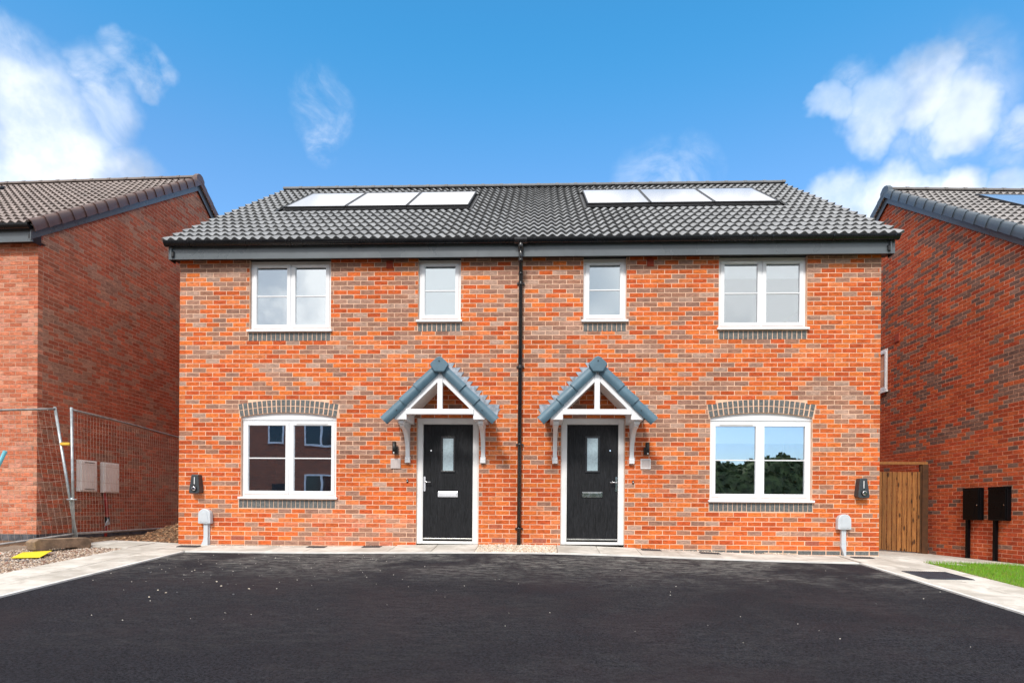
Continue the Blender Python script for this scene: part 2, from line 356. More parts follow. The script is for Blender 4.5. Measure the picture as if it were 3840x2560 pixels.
# ------------------------------------------------------------------ ground height
def g(x,y):
    xx=max(-4.,min(16.,x)); yy=min(y,0)
    if yy<-9: yy=-9-2.5*(1-math.exp((yy+9)/2.5))
    z=-.01-.007*xx+.0716*yy
    z+=.095*math.exp(-((x-6)/2.8)**2)*math.exp(max(-30,min(y,0))/2.6)
    z-=.055*max(0,xx-11.6); z+=.02*max(0,-xx)
    return z
def sheet(mb,x0,x1,y0,y1,nx,ny,dz,inside=None,col=(1,1,1),rough=0):
    xs=np.linspace(x0,x1,nx+1); ys=np.linspace(y0,y1,ny+1)
    v=[(x,y,g(x,y)+dz+(random.uniform(-rough,rough) if rough else 0)) for y in ys for x in xs]
    f=[(j*(nx+1)+i,j*(nx+1)+i+1,(j+1)*(nx+1)+i+1,(j+1)*(nx+1)+i) for j in range(ny) for i in range(nx)]
    if inside: f=[q for q in f if inside(sum(v[k][0] for k in q)/4,sum(v[k][1] for k in q)/4)]
    mb.add(v,f,col,True); return mb
# soil sheet to the horizon, falling away with the drive
m=MB(); xs=[-400,-150,-60,-25]+list(np.linspace(-12,24,73))+[40,80,160,400]; ys=[-400,-150,-60,-30,-20]+list(np.linspace(-14,14,57))+[25,60,150,400]
v=[(x,y,g(x,y)-.05) for y in ys for x in xs]; nx=len(xs)
m.add(v,[(j*nx+i,j*nx+i+1,(j+1)*nx+i+1,(j+1)*nx+i) for j in range(len(ys)-1) for i in range(nx-1)],smooth=True).obj('ground',soil,kind='structure')
TX0,TX1=.57,10.70
m=MB(); sheet(m,TX0,TX1,-14,-.80,60,80,-.006); m.obj('driveway',tarmac,kind='structure')
m=MB(); sheet(m,-60,70,-22,-14.004,60,8,-.006); m.obj('road',tarmac,kind='structure')
# kerb-like concrete edging strips
def strip(name,pts,wd,h=.05,top=.012,mat=kerb):
    mb=MB()
    n=0
    for (a,b) in zip(pts[:-1],pts[1:]):
        a=Vector(a);b=Vector(b);L=(b-a).length;k=max(1,int(L/.915)); d=(b-a)/L; nn=Vector((-d.y,d.x))
        for i in range(k):
            p=a+d*(L*i/k+.002); q=a+d*(L*(i+1)/k-.002)
            c=[p,q,q+nn*wd,p+nn*wd]
            vv=[(t.x,t.y,g(t.x,t.y)+top-h) for t in c]+[(t.x,t.y,g(t.x,t.y)+top) for t in c]
            mb.add(vv,[(4,5,6,7),(0,1,5,4),(1,2,6,5),(2,3,7,6),(3,0,4,7)])
    return mb.obj(name,mat,kind='structure')
strip('concrete_edging',[(TX0,-14),(TX0,-.8),(TX1,-.8),(TX1,-14)],.055)
# ------------------------------------------------------------------ paving
def slab_piece(parent,x0,x1,y0,y1,mat=slab,name='slab',top=.012,gap=.004):
    mb=MB(); x0+=gap;x1-=gap;y0+=gap;y1-=gap; j=random.uniform(-.002,.002)
    c=[(x0,y0),(x1,y0),(x1,y1),(x0,y1)]; e=.004
    ci=[(x0+e,y0+e),(x1-e,y0+e),(x1-e,y1-e),(x0+e,y1-e)]
    vv=[(a,b,g(a,b)+top-.05) for a,b in c]+[(a,b,g(a,b)+top-e+j) for a,b in c]+[(a,b,g(a,b)+top+j) for a,b in ci]
    mb.add(vv,[(8,9,10,11),(4,5,9,8),(5,6,10,9),(6,7,11,10),(7,4,8,11),(0,1,5,4),(1,2,6,5),(2,3,7,6),(3,0,4,7)])
    return mb.obj(name,mat,parent)
def bedding(name,x0,x1,y0,y1,nx,ny): 
    mb=MB(); sheet(mb,x0,x1,y0,y1,nx,ny,-.012); return mb.obj(name,grit,kind='structure')
pf=bedding('front_pavement',.57,10.7,-.745,.0,60,4)
xs=[.57,1.17,1.78,2.39,3.0,3.68,4.35,5.02]; xr=[6.28,6.92,7.55,8.16,8.77,9.38,9.99,10.7]
for a in (xs,xr):
    for i in range(len(a)-1): slab_piece(pf,a[i],a[i+1],-.742,-.09 if not(3.6<a[i]<5 or 6.2<a[i]<7.3) else -.012)
pl=bedding('left_path',-.456,.57,-14,.24,6,60)
y=.20; k=0
while y>-14:
    slab_piece(pl,-.45,.05,y-.6,y); slab_piece(pl,.05,.512 if y-.5<-.8 else .57,y-.9 if k else y-.6,y-.3 if k else y) if k else slab_piece(pl,.05,.57,y-.9,y)
    y-=.6; k+=1
pb=bedding('side_path',-1.35,-.46,-.60,.30,4,4)
for i in range(2):
    for j in range(2): slab_piece(pb,-1.33+.43*i,-.90+.43*i,-.6+.44*j,-.16+.44*j)
pr=bedding('right_path',10.755,11.77,-14,-.5,6,60)
y=-.5;k=0
while y>-14:
    hole=(y-.6< -1.5 and y>-2.2)
    slab_piece(pr,10.757,11.25,y-.6,y); slab_piece(pr,11.25,11.765,y-.85,y-.25) if k else slab_piece(pr,11.25,11.765,y-.85,y)
    y-=.6;k+=1
pg=bedding('gate_path',10.755,14.12,-.5,4.2,14,20)
for i in range(6):
    for j in range(8):
        x0=10.757+.56*i; y0=-.5+.58*j
        if x0<11.42 and y0+.29>0: 
            if x0+.56<=11.42: continue
        cx,cy=x0+.28,y0+.3
        if j==0 and cx>12.3: continue
        slab_piece(pg,max(x0,11.425) if y0>-.05 else x0,x0+.56,y0,y0+.58)
# ------------------------------------------------------------------ gravel, soil pile, lawn
def stones(mb,n,inside,bbox,rmin,rmax,dz,pal,flat=.6,zf=None):
    base=[(1,0,0),(0,1,0),(-1,0,0),(0,-1,0),(0,0,1),(.6,.6,-.5),(-.6,-.6,-.5)]
    fs=[(0,1,4),(1,2,4),(2,3,4),(3,0,4)]
    k=0
    while k<n:
        x=random.uniform(bbox[0],bbox[1]); y=random.uniform(bbox[2],bbox[3])
        if not inside(x,y): continue
        k+=1; r=random.uniform(rmin,rmax); a=random.uniform(0,6.3); c,s=math.cos(a),math.sin(a); e=random.uniform(.6,1)
        z=(zf(x,y) if zf else g(x,y)+dz)+random.uniform(-.2,.5)*r
        tx,ty=random.uniform(-.3,.3),random.uniform(-.3,.3)
        ring=[(math.cos(t)*r*random.uniform(.8,1.1),math.sin(t)*r*e*random.uniform(.8,1.1)) for t in (0,1.25,2.5,3.8,5)]
        vs=[(x+c*p-s*q,y+s*p+c*q,z+tx*p+ty*q) for p,q in ring]
        vs+=[(x+(c*p-s*q)*.55,y+(s*p+c*q)*.55,z+r*flat) for p,q in ring]
        f=[(i,(i+1)%5,5+(i+1)%5,5+i) for i in range(5)]+[(5,6,7,8,9)]
        cl=random.choice(pal); v=random.uniform(.7,1.2)
        mb.add(vs,f,tuple(min(1,q*v) for q in cl),False)
PALG=[(.50,.38,.28),(.42,.30,.21),(.30,.20,.14),(.60,.50,.42),(.34,.27,.22),(.25,.13,.09),(.66,.58,.50)]
PALW=[(.72,.62,.50),(.62,.50,.37),(.55,.40,.28),(.78,.72,.64),(.66,.58,.48)]
def inL(x,y): return x<-.46 and y<-.62-(x+.46)*.0 and y>-6 and x>-1.95+.25*(y+1.5)
m=MB(); sheet(m,-2.3,-.46,-6,-.6,10,30,-.018); m.obj('gravel_bed',grit,kind='structure')
m=MB(); stones(m,9000,inL,(-2.4,-.46,-3.6,-.6),.009,.021,-.014,PALG); stones(m,500,lambda x,y:True,(-1.3,-.3,.2,.6),.008,.018,-.02,PALG); m.obj('gravel',gravel,kind='stuff',label='loose brown and buff gravel between the left path and the site fence',category='gravel')
m=MB(); sheet(m,5.02,6.28,-.745,-.001,8,4,-.006); m.obj('gravel_base',grit,kind='structure')
m=MB(); stones(m,3000,lambda x,y:True,(5.03,6.27,-.742,-.01),.010,.019,-.002,PALW)
m.obj('pale_gravel',gravel,kind='stuff',label='pale gravel filling the gap between the two door slabs',category='gravel')
m=MB(); stones(m,900,lambda x,y:True,(.1,3.6,-.088,-.004),.006,.013,-.006,PALW); stones(m,1500,lambda x,y:random.random()<(.35+.65*max(0,math.sin(x*5.1)*math.sin(x*2.3+1))),(7.4,11.4,-.095,-.004),.007,.015,-.006,PALW)
stones(m,260,lambda x,y:True,(9.6,10.1,-.09,-.004),.007,.016,.012,PALW)
m.obj('pale_gravel_margin',gravel,kind='stuff',label='thin line of pale gravel along the foot of the brick facade',category='gravel')
m=MB(); stones(m,130,lambda x,y:random.random()<.2 or (x<4.2 and y>-3.5),(.7,10.6,-5.2,-.9),.0035,.008,-.004,[(.8,.76,.68),(.7,.66,.6)])
stones(m,12,lambda x,y:True,(.7,3.0,-4.,-2.2),.010,.017,-.004,[(.7,.62,.5),(.1,.1,.11)])
m.obj('scattered_stones',gravel,kind='stuff',label='small pale stones scattered over the black tarmac drive',category='stones')
def pilez(x,y):
    h=.36*math.exp(-((x+.25)/.55)**2-((y-1.35)/.7)**2)+.20*math.exp(-((x+.95)/.5)**2-((y-1.5)/.6)**2)
    return g(x,y)-.03+h+.02*math.sin(x*17+y*9)*math.sin(y*21)
m=MB(); nx_,ny_=60,50; vx=np.linspace(-2.4,-.01,nx_); vy=np.linspace(.28,4.5,ny_)
v=[(x,y,pilez(x,y)+random.uniform(-.018,.018)) for y in vy for x in vx]
m.add(v,[(j*nx_+i,j*nx_+i+1,(j+1)*nx_+i+1,(j+1)*nx_+i) for j in range(ny_-1) for i in range(nx_-1)])
m.obj('soil_heap',soil,label='heap of brown clay soil between the left house and the brick pair',category='soil heap')
m=MB(); stones(m,2200,lambda x,y:True,(-1.6,-.02,.3,2.6),.010,.035,0,[(.26,.13,.06),(.34,.18,.09),(.17,.08,.04),(.44,.27,.15)],.5,pilez)
stones(m,700,lambda x,y:True,(-2.4,-1.2,-1.6,.3),.008,.03,-.045,[(.26,.13,.06),(.34,.18,.09),(.17,.08,.04)],.5)
m.obj('soil_clods',gravel,kind='stuff',label='orange brown clods and rubble on the soil heap behind the fence',category='rubble')
def lawn_in(x,y):
    top=-.5+.37*(x-11.8) if x<13.4 else .09
    return x>11.775 and y<top and y>-9 and x<14.2+max(0,(0.0-y))*50
m=MB(); sheet(m,11.775,20,-9,.1,60,60,.0,lawn_in); m.obj('lawn',turf,kind='structure')
# blades of grass
nb=0; V=[];Fc=[];C=[]
m=MB()
while nb<34000:
    x=11.775+random.random()**1.2*4.6; y=.1-random.random()**1.1*4.2
    if not lawn_in(x,y): continue
    nb+=1; h=random.uniform(.025,.065); a=random.uniform(0,6.28); wd=.0035; b_=random.uniform(0,.03); aa=random.uniform(0,6.28)
    z=g(x,y)-.002; edge=min(1,(x-11.775)/.12)
    dx,dy=math.cos(a)*wd,math.sin(a)*wd
    dry=random.random()<(.10+.5*(1-edge))
    c=(random.uniform(.30,.42),random.uniform(.26,.34),.10) if dry else (random.uniform(.15,.28),random.uniform(.34,.52),random.uniform(.01,.04))
    if dry: h*=.6
    m.v+= [(x-dx,y-dy,z),(x+dx,y+dy,z),(x+math.cos(aa)*b_,y+math.sin(aa)*b_,z+h)]
    k=len(m.v); m.f.append((k-3,k-2,k-1)); m.c.append(c); m.sm.append(False)
m.obj('grass',grassb,kind='stuff',label='bright green lawn grass beside the right hand path',category='grass')

# ------------------------------------------------------------------ brick walls
BW,BH,PX,PZ=.215,.065,.225,.075
def brick_mesh(mat,wd=BW,hh=BH,dp=.10,name='brick'):
    mb=MB(); mb.box(-wd/2,wd/2,0,dp,-hh/2,hh/2,(1,1,1),.0028); return mb.mesh(name,mat)
BRM={}
def vnoise(x,z,seed=0):
    def h(i,j): 
        n=(i*374761393+j*668265263+seed*982451653)&0xffffffff; n=((n^(n>>13))*1274126177)&0xffffffff; return ((n^(n>>16))&0xffff)/65535
    i,j=math.floor(x),math.floor(z); fx,fz=x-i,z-j; fx=fx*fx*(3-2*fx); fz=fz*fz*(3-2*fz)
    return (h(i,j)*(1-fx)+h(i+1,j)*fx)*(1-fz)+(h(i,j+1)*(1-fx)+h(i+1,j+1)*fx)*fz
def wall(house,name,loc,rz,L,z0,z1,openings,colour,mats,mort,score,ztop=None,cut=None,nind=300,joined='brickwork',uvis=None):
    """wall frame: x along the wall, -y outward, z up. openings (u0,u1,za,zb)"""
    mb=MB()
    us=sorted({0.,L}|{o[0] for o in openings}|{o[1] for o in openings}); zs=sorted({z0,z1}|{o[2] for o in openings}|{o[3] for o in openings})
    if ztop is None:
        for i in range(len(us)-1):
            for j in range(len(zs)-1):
                cu,cz=(us[i]+us[i+1])/2,(zs[j]+zs[j+1])/2
                if any(o[0]<cu<o[1] and o[2]<cz<o[3] for o in openings): continue
                mb.box(us[i]+.0005,us[i+1]-.0005,.0028,.11,zs[j],zs[j+1])
    else:
        pts=[(.002,z0),(L-.002,z0)]+[(u,z) for u,z in ztop['poly']]
        mb.prism(pts,'y',.0028,.11)
    wo=mb.obj(name,mort,house,loc,(0,0,rz))
    mats_a,mats_o=mats
    key=mats_o.name
    if key not in BRM: BRM[key]=brick_mesh(mats_o)
    full=[]; jb=MB(); k=0; z=z0
    while z+BH<=z1+.001:
        za,zb=z+.005,z+.005+BH
        off=0 if k%2==0 else PX/2
        u=-off
        lo,hi=0.,L
        if ztop is not None:
            lo,hi=ztop['span'](zb)
            if hi-lo<.05: k+=1; z+=PZ; continue
        while u<L:
            a,b=max(u+.005,lo if lo>0 else 0),min(u+PX-.005,hi if hi<L else L); u+=PX
            if b-a<.02: continue
            segs=[(a,b)]
            ops=[(o[0],o[1]) for o in openings if o[2]<zb-.012 and o[3]>za+.012]
            if cut: ops+=cut(za,zb)
            for (p,q) in ops:
                ns=[]
                for (s,e) in segs:
                    if q<=s or p>=e: ns.append((s,e)); continue
                    if p-.004>s: ns.append((s,p-.004 if p-.004<e else e))
                    if q+.004<e: ns.append((q+.004,e))
                segs=ns
            for (s,e) in segs:
                if e-s<.02: continue
                c=colour((s+e)/2,(za+zb)/2); j=random.uniform(-.0018,.0008)
                if e-s>.2149 and za>=z0: full.append((score((s+e)/2,(za+zb)/2),(s+e)/2,(za+zb)/2,c,j))
                else: jb.box(s,e,j,.10,za,zb,c,.0028)
        k+=1; z+=PZ
    full.sort(key=lambda t:-t[0])
    for t in full[:nind]:
        o=obj('brick',BRM[key],wo,(t[1],t[4],t[2])); o.color=(*t[3],1)
    for t in full[nind:]: jb.box(t[1]-BW/2,t[1]+BW/2,t[4],.10,t[2]-BH/2,t[2]+BH/2,t[3],.0028)
    jb.obj(joined,mats_a,wo,kind='stuff')
    return wo
OR=[(.64,.140,.036),(.58,.115,.030),(.68,.170,.040),(.60,.130,.036),(.52,.094,.028),(.66,.195,.070)]
BR=[(.35,.185,.130),(.39,.22,.16),(.31,.165,.12),(.44,.28,.215),(.36,.175,.115)]
RECT=[(0,1.2,3.35,4.75,.6),(0,1.2,2.3,3.3,.3),(0,1.2,0,2.3,.24),(1.2,5.6,2.6,3.35,.45),(2.5,3.98,3.35,4.75,.6),(4.6,6.7,3.35,4.75,.74),(4.6,6.7,2.9,3.35,.45),
 (7.3,8.85,3.3,4.75,.52),(7.3,8.85,2.6,3.3,.42),(10.2,11.4,4.3,4.75,.55),(10.2,11.4,2.75,4.3,.10),(10.2,11.4,1.6,2.7,.6),(10.2,11.4,0,1.6,.25),
 (7.3,8.75,1.2,2.6,.55),(7.3,8.75,0,1.2,.25),(2.65,4.0,1.2,2.6,.42),(0,4,0,.75,.38),(5,6.35,0,2.6,.10),(8.7,10.4,0,.62,.2),(8.7,10.3,2.4,3.4,.3)]
def col_main(u,z):
    p=.25
    for a,b,c,d,q in RECT:
        if a<=u<=b and c<=z<=d: p=q; break
    n=vnoise(u*2.1,z*5.5,3); p=(p+(n-.5)*1.0*min(p,1-p)*2)*.88
    if random.random()<p: c=random.choice(BR)
    else: c=random.choice(OR)
    s=random.uniform(.88,1.12)
    if z<.5 and 2.2<u<3.9 or (z<1.0 and random.random()<.06): 
        f=.35*random.random(); c=tuple(q*(1-f)+e*f for q,e in zip(c,(.62,.40,.30)))
    return tuple(q*s for q in c)
def col_left(u,z):
    p=.30+ (vnoise(u*1.3,z*2.6,9)-.5)*1.1
    c=random.choice([(.52,.155,.085),(.48,.13,.070),(.44,.115,.064),(.40,.13,.075)] if random.random()>p else [(.40,.205,.14),(.36,.185,.13),(.44,.225,.15)])
    s=random.uniform(.85,1.12); return tuple(q*s for q in c)
def col_leftfront(u,z):
    c=random.choice([(.55,.17,.09),(.58,.20,.11),(.62,.27,.17),(.50,.15,.08),(.58,.24,.16)]); s=random.uniform(.9,1.12); return tuple(q*s for q in c)
def col_right(u,z):
    y=9.2-u; p=.10
    if z>4.2: p=.42
    elif z>1.95: p=.36+ (vnoise(y*1.0,z*2.2,21)-.5)*1.5
    elif .7<z<1.6: p=.16
    p+=(vnoise(y*2,z*5,5)-.5)*.3
    c=random.choice([(.50,.095,.034),(.46,.080,.030),(.42,.070,.028),(.53,.112,.039)] if random.random()>p else [(.21,.115,.088),(.25,.14,.105),(.18,.10,.08)])
    s=random.uniform(.85,1.1); return tuple(q*s for q in c)

# ------------------------------------------------------------------ windows & doors
def window(wo,u0,u1,z0,z1,lights,vent=None,blind=0,bath=False,label=None,rev=.055):
    """built in the wall frame, outer face rev behind the brick face"""
    y=rev; fr=.045
    mb=MB(); 
    mb.box(u0+.002,u1-.002,y,y+.065,z1-fr,z1-.002); mb.box(u0+.002,u1-.002,y,y+.065,z0,z0+fr); mb.box(u0+.002,u0+fr,y+.001,y+.065,z0+fr,z1-fr); mb.box(u1-fr,u1-.002,y+.001,y+.065,z0+fr,z1-fr)
    lw=(u1-u0-2*fr)/lights
    for i in range(1,lights): mb.box(u0+fr+lw*i-.02,u0+fr+lw*i+.02,y+.001,y+.065,z0+fr,z1-fr)
    W=mb.obj('window',upvc,wo,bevel=.003)
    if label: W['label']=label
    for i in range(lights):
        a=u0+fr+lw*i+(.012 if i else -.004); b=u0+fr+lw*(i+1)-(.012 if i<lights-1 else -.004); c,d=z0+fr-.004,z1-fr+.004; s=.056
        q=MB(); yy=y-.012
        q.box(a,b,yy,y+.05,d-s,d); q.box(a,b,yy,y+.05,c,c+s); q.box(a,a+s,yy+.0005,y+.05,c+s,d-s); q.box(b-s,b,yy+.0005,y+.05,c+s,d-s)
        q.box(a+s,a+s+.006,yy+.012,y+.03,c+s,d-s,(.9,.9,.9)); 
        q.obj('sash',upvc,W,bevel=.004)
        MB().box(a+s-.004,b-s+.004,y+.018,y+.022,c+s-.004,d-s+.004).obj('pane',obscure if bath else (glass2 if blind else glass),W)
        zc=(c+d)/2; MB().box(a+s,b-s,y+.006,y+.0165,zc-.009,zc+.009).obj('glazing_bar',upvc,W)
        if bath: MB().box(a+s-.02,b-s+.02,y+.07,y+.074,c+s-.03,d-s+.03).obj('net_screen',frostblind,W)
        if blind: MB().box(a+s-.03,b-s+.03,y+.030,y+.034,d-s-blind*(d-c-2*s),d-s+.03).obj('blind',blindm,W); 
        if blind: MB().box(a+s-.03,b-s+.03,y+.027,y+.042,d-s-blind*(d-c-2*s)-.025,d-s-blind*(d-c-2*s)).obj('blind_rail',blindm,W)
    if vent is not None:
        a=u0+fr+lw*vent; MB().box(a+.15*lw,a+.85*lw,y-.024,y-.0125,z1-fr-.034,z1-fr-.018).obj('trickle_vent',whitep,W,bevel=.002)
    q=MB(); q.box(u0-.03,u1+.03,-.045,y+.03,z0-.030,z0-.004); q.box(u0-.03,u1+.03,-.047,-.036,z0-.038,z0-.002)
    q.obj('sill',upvc,W,bevel=.003)
    return W
def sill_bricks(wo,u0,u1,zt,h=.132):
    n=round((u1-u0)/.075); st=(u1-u0)/n
    me=MB().box(-.0325,.0325,0,.1,-h/2,h/2,(1,1,1),.0028).mesh('sill_brick',blue)
    for i in range(n): obj('sill_brick',me,wo,(u0+st*(i+.5),-.002+random.uniform(-.002,.002),zt-h/2-.003))
def arch(wo,u0,u1,zs,zm,th=.215):
    """segmental arch of two half-brick rings; inner curve springs at zs and rises to zm"""
    w_=(u1-u0)/2; uc=(u0+u1)/2; rise=zm-zs; R=(w_*w_+rise*rise)/(2*rise); zc=zm-R; A=math.asin(w_/R)
    P=lambda r,t:(uc+r*math.sin(t),zc+r*math.cos(t))
    A2=A*1.0; n=24
    pts=[P(R,-A2+2*A2*i/n) for i in range(n+1)]+[P(R+th+.004,A2-2*A2*i/n) for i in range(n+1)]
    MB().prism(pts,'y',.0012,.11).obj('arch_mortar',mortar,wo)
    for ring in range(2):
        r0=R+.004+ring*(th/2); r1=r0+th/2-.010; m_=21
        for i in range(m_):
            t0=-A2+2*A2*(i+.07)/m_; t1=-A2+2*A2*(i+.83)/m_
            q=MB().prism([P(r0,t0),P(r0,t1),P(r1,t1),P(r1,t0)],'y',-.001+random.uniform(-.002,.002),.05)
            q.obj('arch_brick',blue,wo)
    # white infill panel above the frame
    pts=[(u0+.004,zs-.045),(u1-.004,zs-.045)]+[P(R-.001,A2-2*A2*i/n) for i in range(n+1)]
    MB().prism(pts,'y',.040,.075).obj('arch_infill_panel',upvc,wo)
    def cut(za,zb):
        dz=za-zc
        if zb<zs or za>zm+th: return []
        r=R+th+.004
        if dz>=r: return []
        s=math.sqrt(max(0,r*r-max(dz,0)**2)); s=min(s,(R+th)*math.sin(A2)+.006)
        # springing skew
        return [(uc-s-.003,uc+s+.003)] if za<zm+th else []
    return cut
def fdoor(wo,u0,u1,z0,z1,hand):
    y=.03
    f=MB(); f.box(u0+.002,u0+.10,y,y+.07,z0,z1); f.box(u1-.10,u1-.002,y,y+.07,z0,z1); f.box(u0+.10,u1-.10,y+.0005,y+.07,z1-.098,z1)
    f.box(u0+.016,u0+.085,y-.008,y+.01,z0,z1-.016); f.box(u1-.085,u1-.016,y-.008,y+.01,z0,z1-.016); f.box(u0+.085,u1-.085,y-.0075,y+.01,z1-.085,z1-.016)
    f.box(u0+.10,u1-.10,y-.01,y+.07,z0,z0+.045)
    Fm=f.obj('door_frame',upvcd,wo,bevel=.004)
    a,b,c,d=u0+.104,u1-.104,z0+.062,z1-.102
    lf=MB(); n=7; grooves=[a+(b-a)*k/7 for k in range(8)]
    for i in range(7): lf.box(grooves[i]+(.0015 if i else 0),grooves[i+1]-(.0015 if i<6 else 0),y+.03,y+.055,c,d)
    lf.box(a,b,y+.034,y+.07,c,d)
    Dr=lf.obj('door',door_m,wo)
    gx0,gx1,gz0,gz1=(a+b)/2-.118,(a+b)/2+.118,z0+1.17,z0+1.765
    q=MB(); q.box(gx0,gx1,y+.016,y+.03,gz1-.032,gz1); q.box(gx0,gx1,y+.016,y+.03,gz0,gz0+.032); q.box(gx0,gx0+.032,y+.0165,y+.03,gz0+.032,gz1-.032); q.box(gx1-.032,gx1,y+.0165,y+.03,gz0+.032,gz1-.032)
    q.obj('glazing_cassette',cassm,Dr,bevel=.004)
    MB().box(gx0+.03,gx1-.03,y+.024,y+.0295,gz0+.03,gz1-.03).obj('glazed_panel',frost,Dr)
    hx=a+.020 if hand<0 else b-.020; s=1 if hand<0 else -1
    q=MB(); q.prism([(hx-.016,z0+.875),(hx-.011,z0+.862),(hx+.011,z0+.862),(hx+.016,z0+.875),(hx+.016,z0+1.09),(hx+.011,z0+1.103),(hx-.011,z0+1.103),(hx-.016,z0+1.09)],'y',y+.016,y+.03)
    q.tube([(hx,y+.02,z0+1.012),(hx,y-.025,z0+1.012),(hx+s*.02,y-.032,z0+1.012),(hx+s*.108,y-.030,z0+1.012)],.009,8); q.tube([(hx,y+.018,z0+.915),(hx,y+.008,z0+.915)],.010,10)
    q.obj('handle',chrome,Dr)
    lx=(a+b)/2-.165; q=MB(); q.box(lx,lx+.33,y+.018,y+.03,z0+.768,z0+.858); q.box(lx+.02,lx+.31,y+.012,y+.018,z0+.782,z0+.844); q.obj('letter_plate',chrome,Dr,bevel=.004)
    sx=a+.125 if hand<0 else b-.125
    MB().tube([(sx,y+.03,z0+1.53),(sx,y+.022,z0+1.53)],.012,12).obj('spyhole',chrome,Dr)
    q=MB(); q.box(a,b,y+.012,y+.03,c+.010,c+.032); q.obj('weather_bar',alu,Dr,bevel=.003)
    return Fm
# ------------------------------------------------------------------ roofs
TW,TG=.301,.3437; TAN=.676; RANG=math.atan(TAN)
def tile_geo(mb,x,y,z=0.,col=(1,1,1)):
    n=12; L=TG+.06; lift=.038
    def w_(t): return .0205*math.cos(2*math.pi*t*2+.4)
    top0=[(x+TW*i/n,y,z+lift+.016+w_(i/n)) for i in range(n+1)]; top1=[(x+TW*i/n,y+L,z+.010+w_(i/n)) for i in range(n+1)]
    b0=[(p[0],p[1],p[2]-.032) for p in top0]; ed=tuple(q*.28 for q in col)  # dark front edge: raw mossy concrete, plus the course's shade line painted in
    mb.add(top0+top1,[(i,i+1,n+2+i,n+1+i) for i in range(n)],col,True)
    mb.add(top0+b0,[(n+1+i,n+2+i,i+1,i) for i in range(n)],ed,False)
    e0=[top0[0],top1[0],b0[0]]; e1=[top0[-1],top1[-1],b0[-1]]
    mb.add(e0,[(0,1,2)],col); mb.add(e1,[(0,2,1)],col)
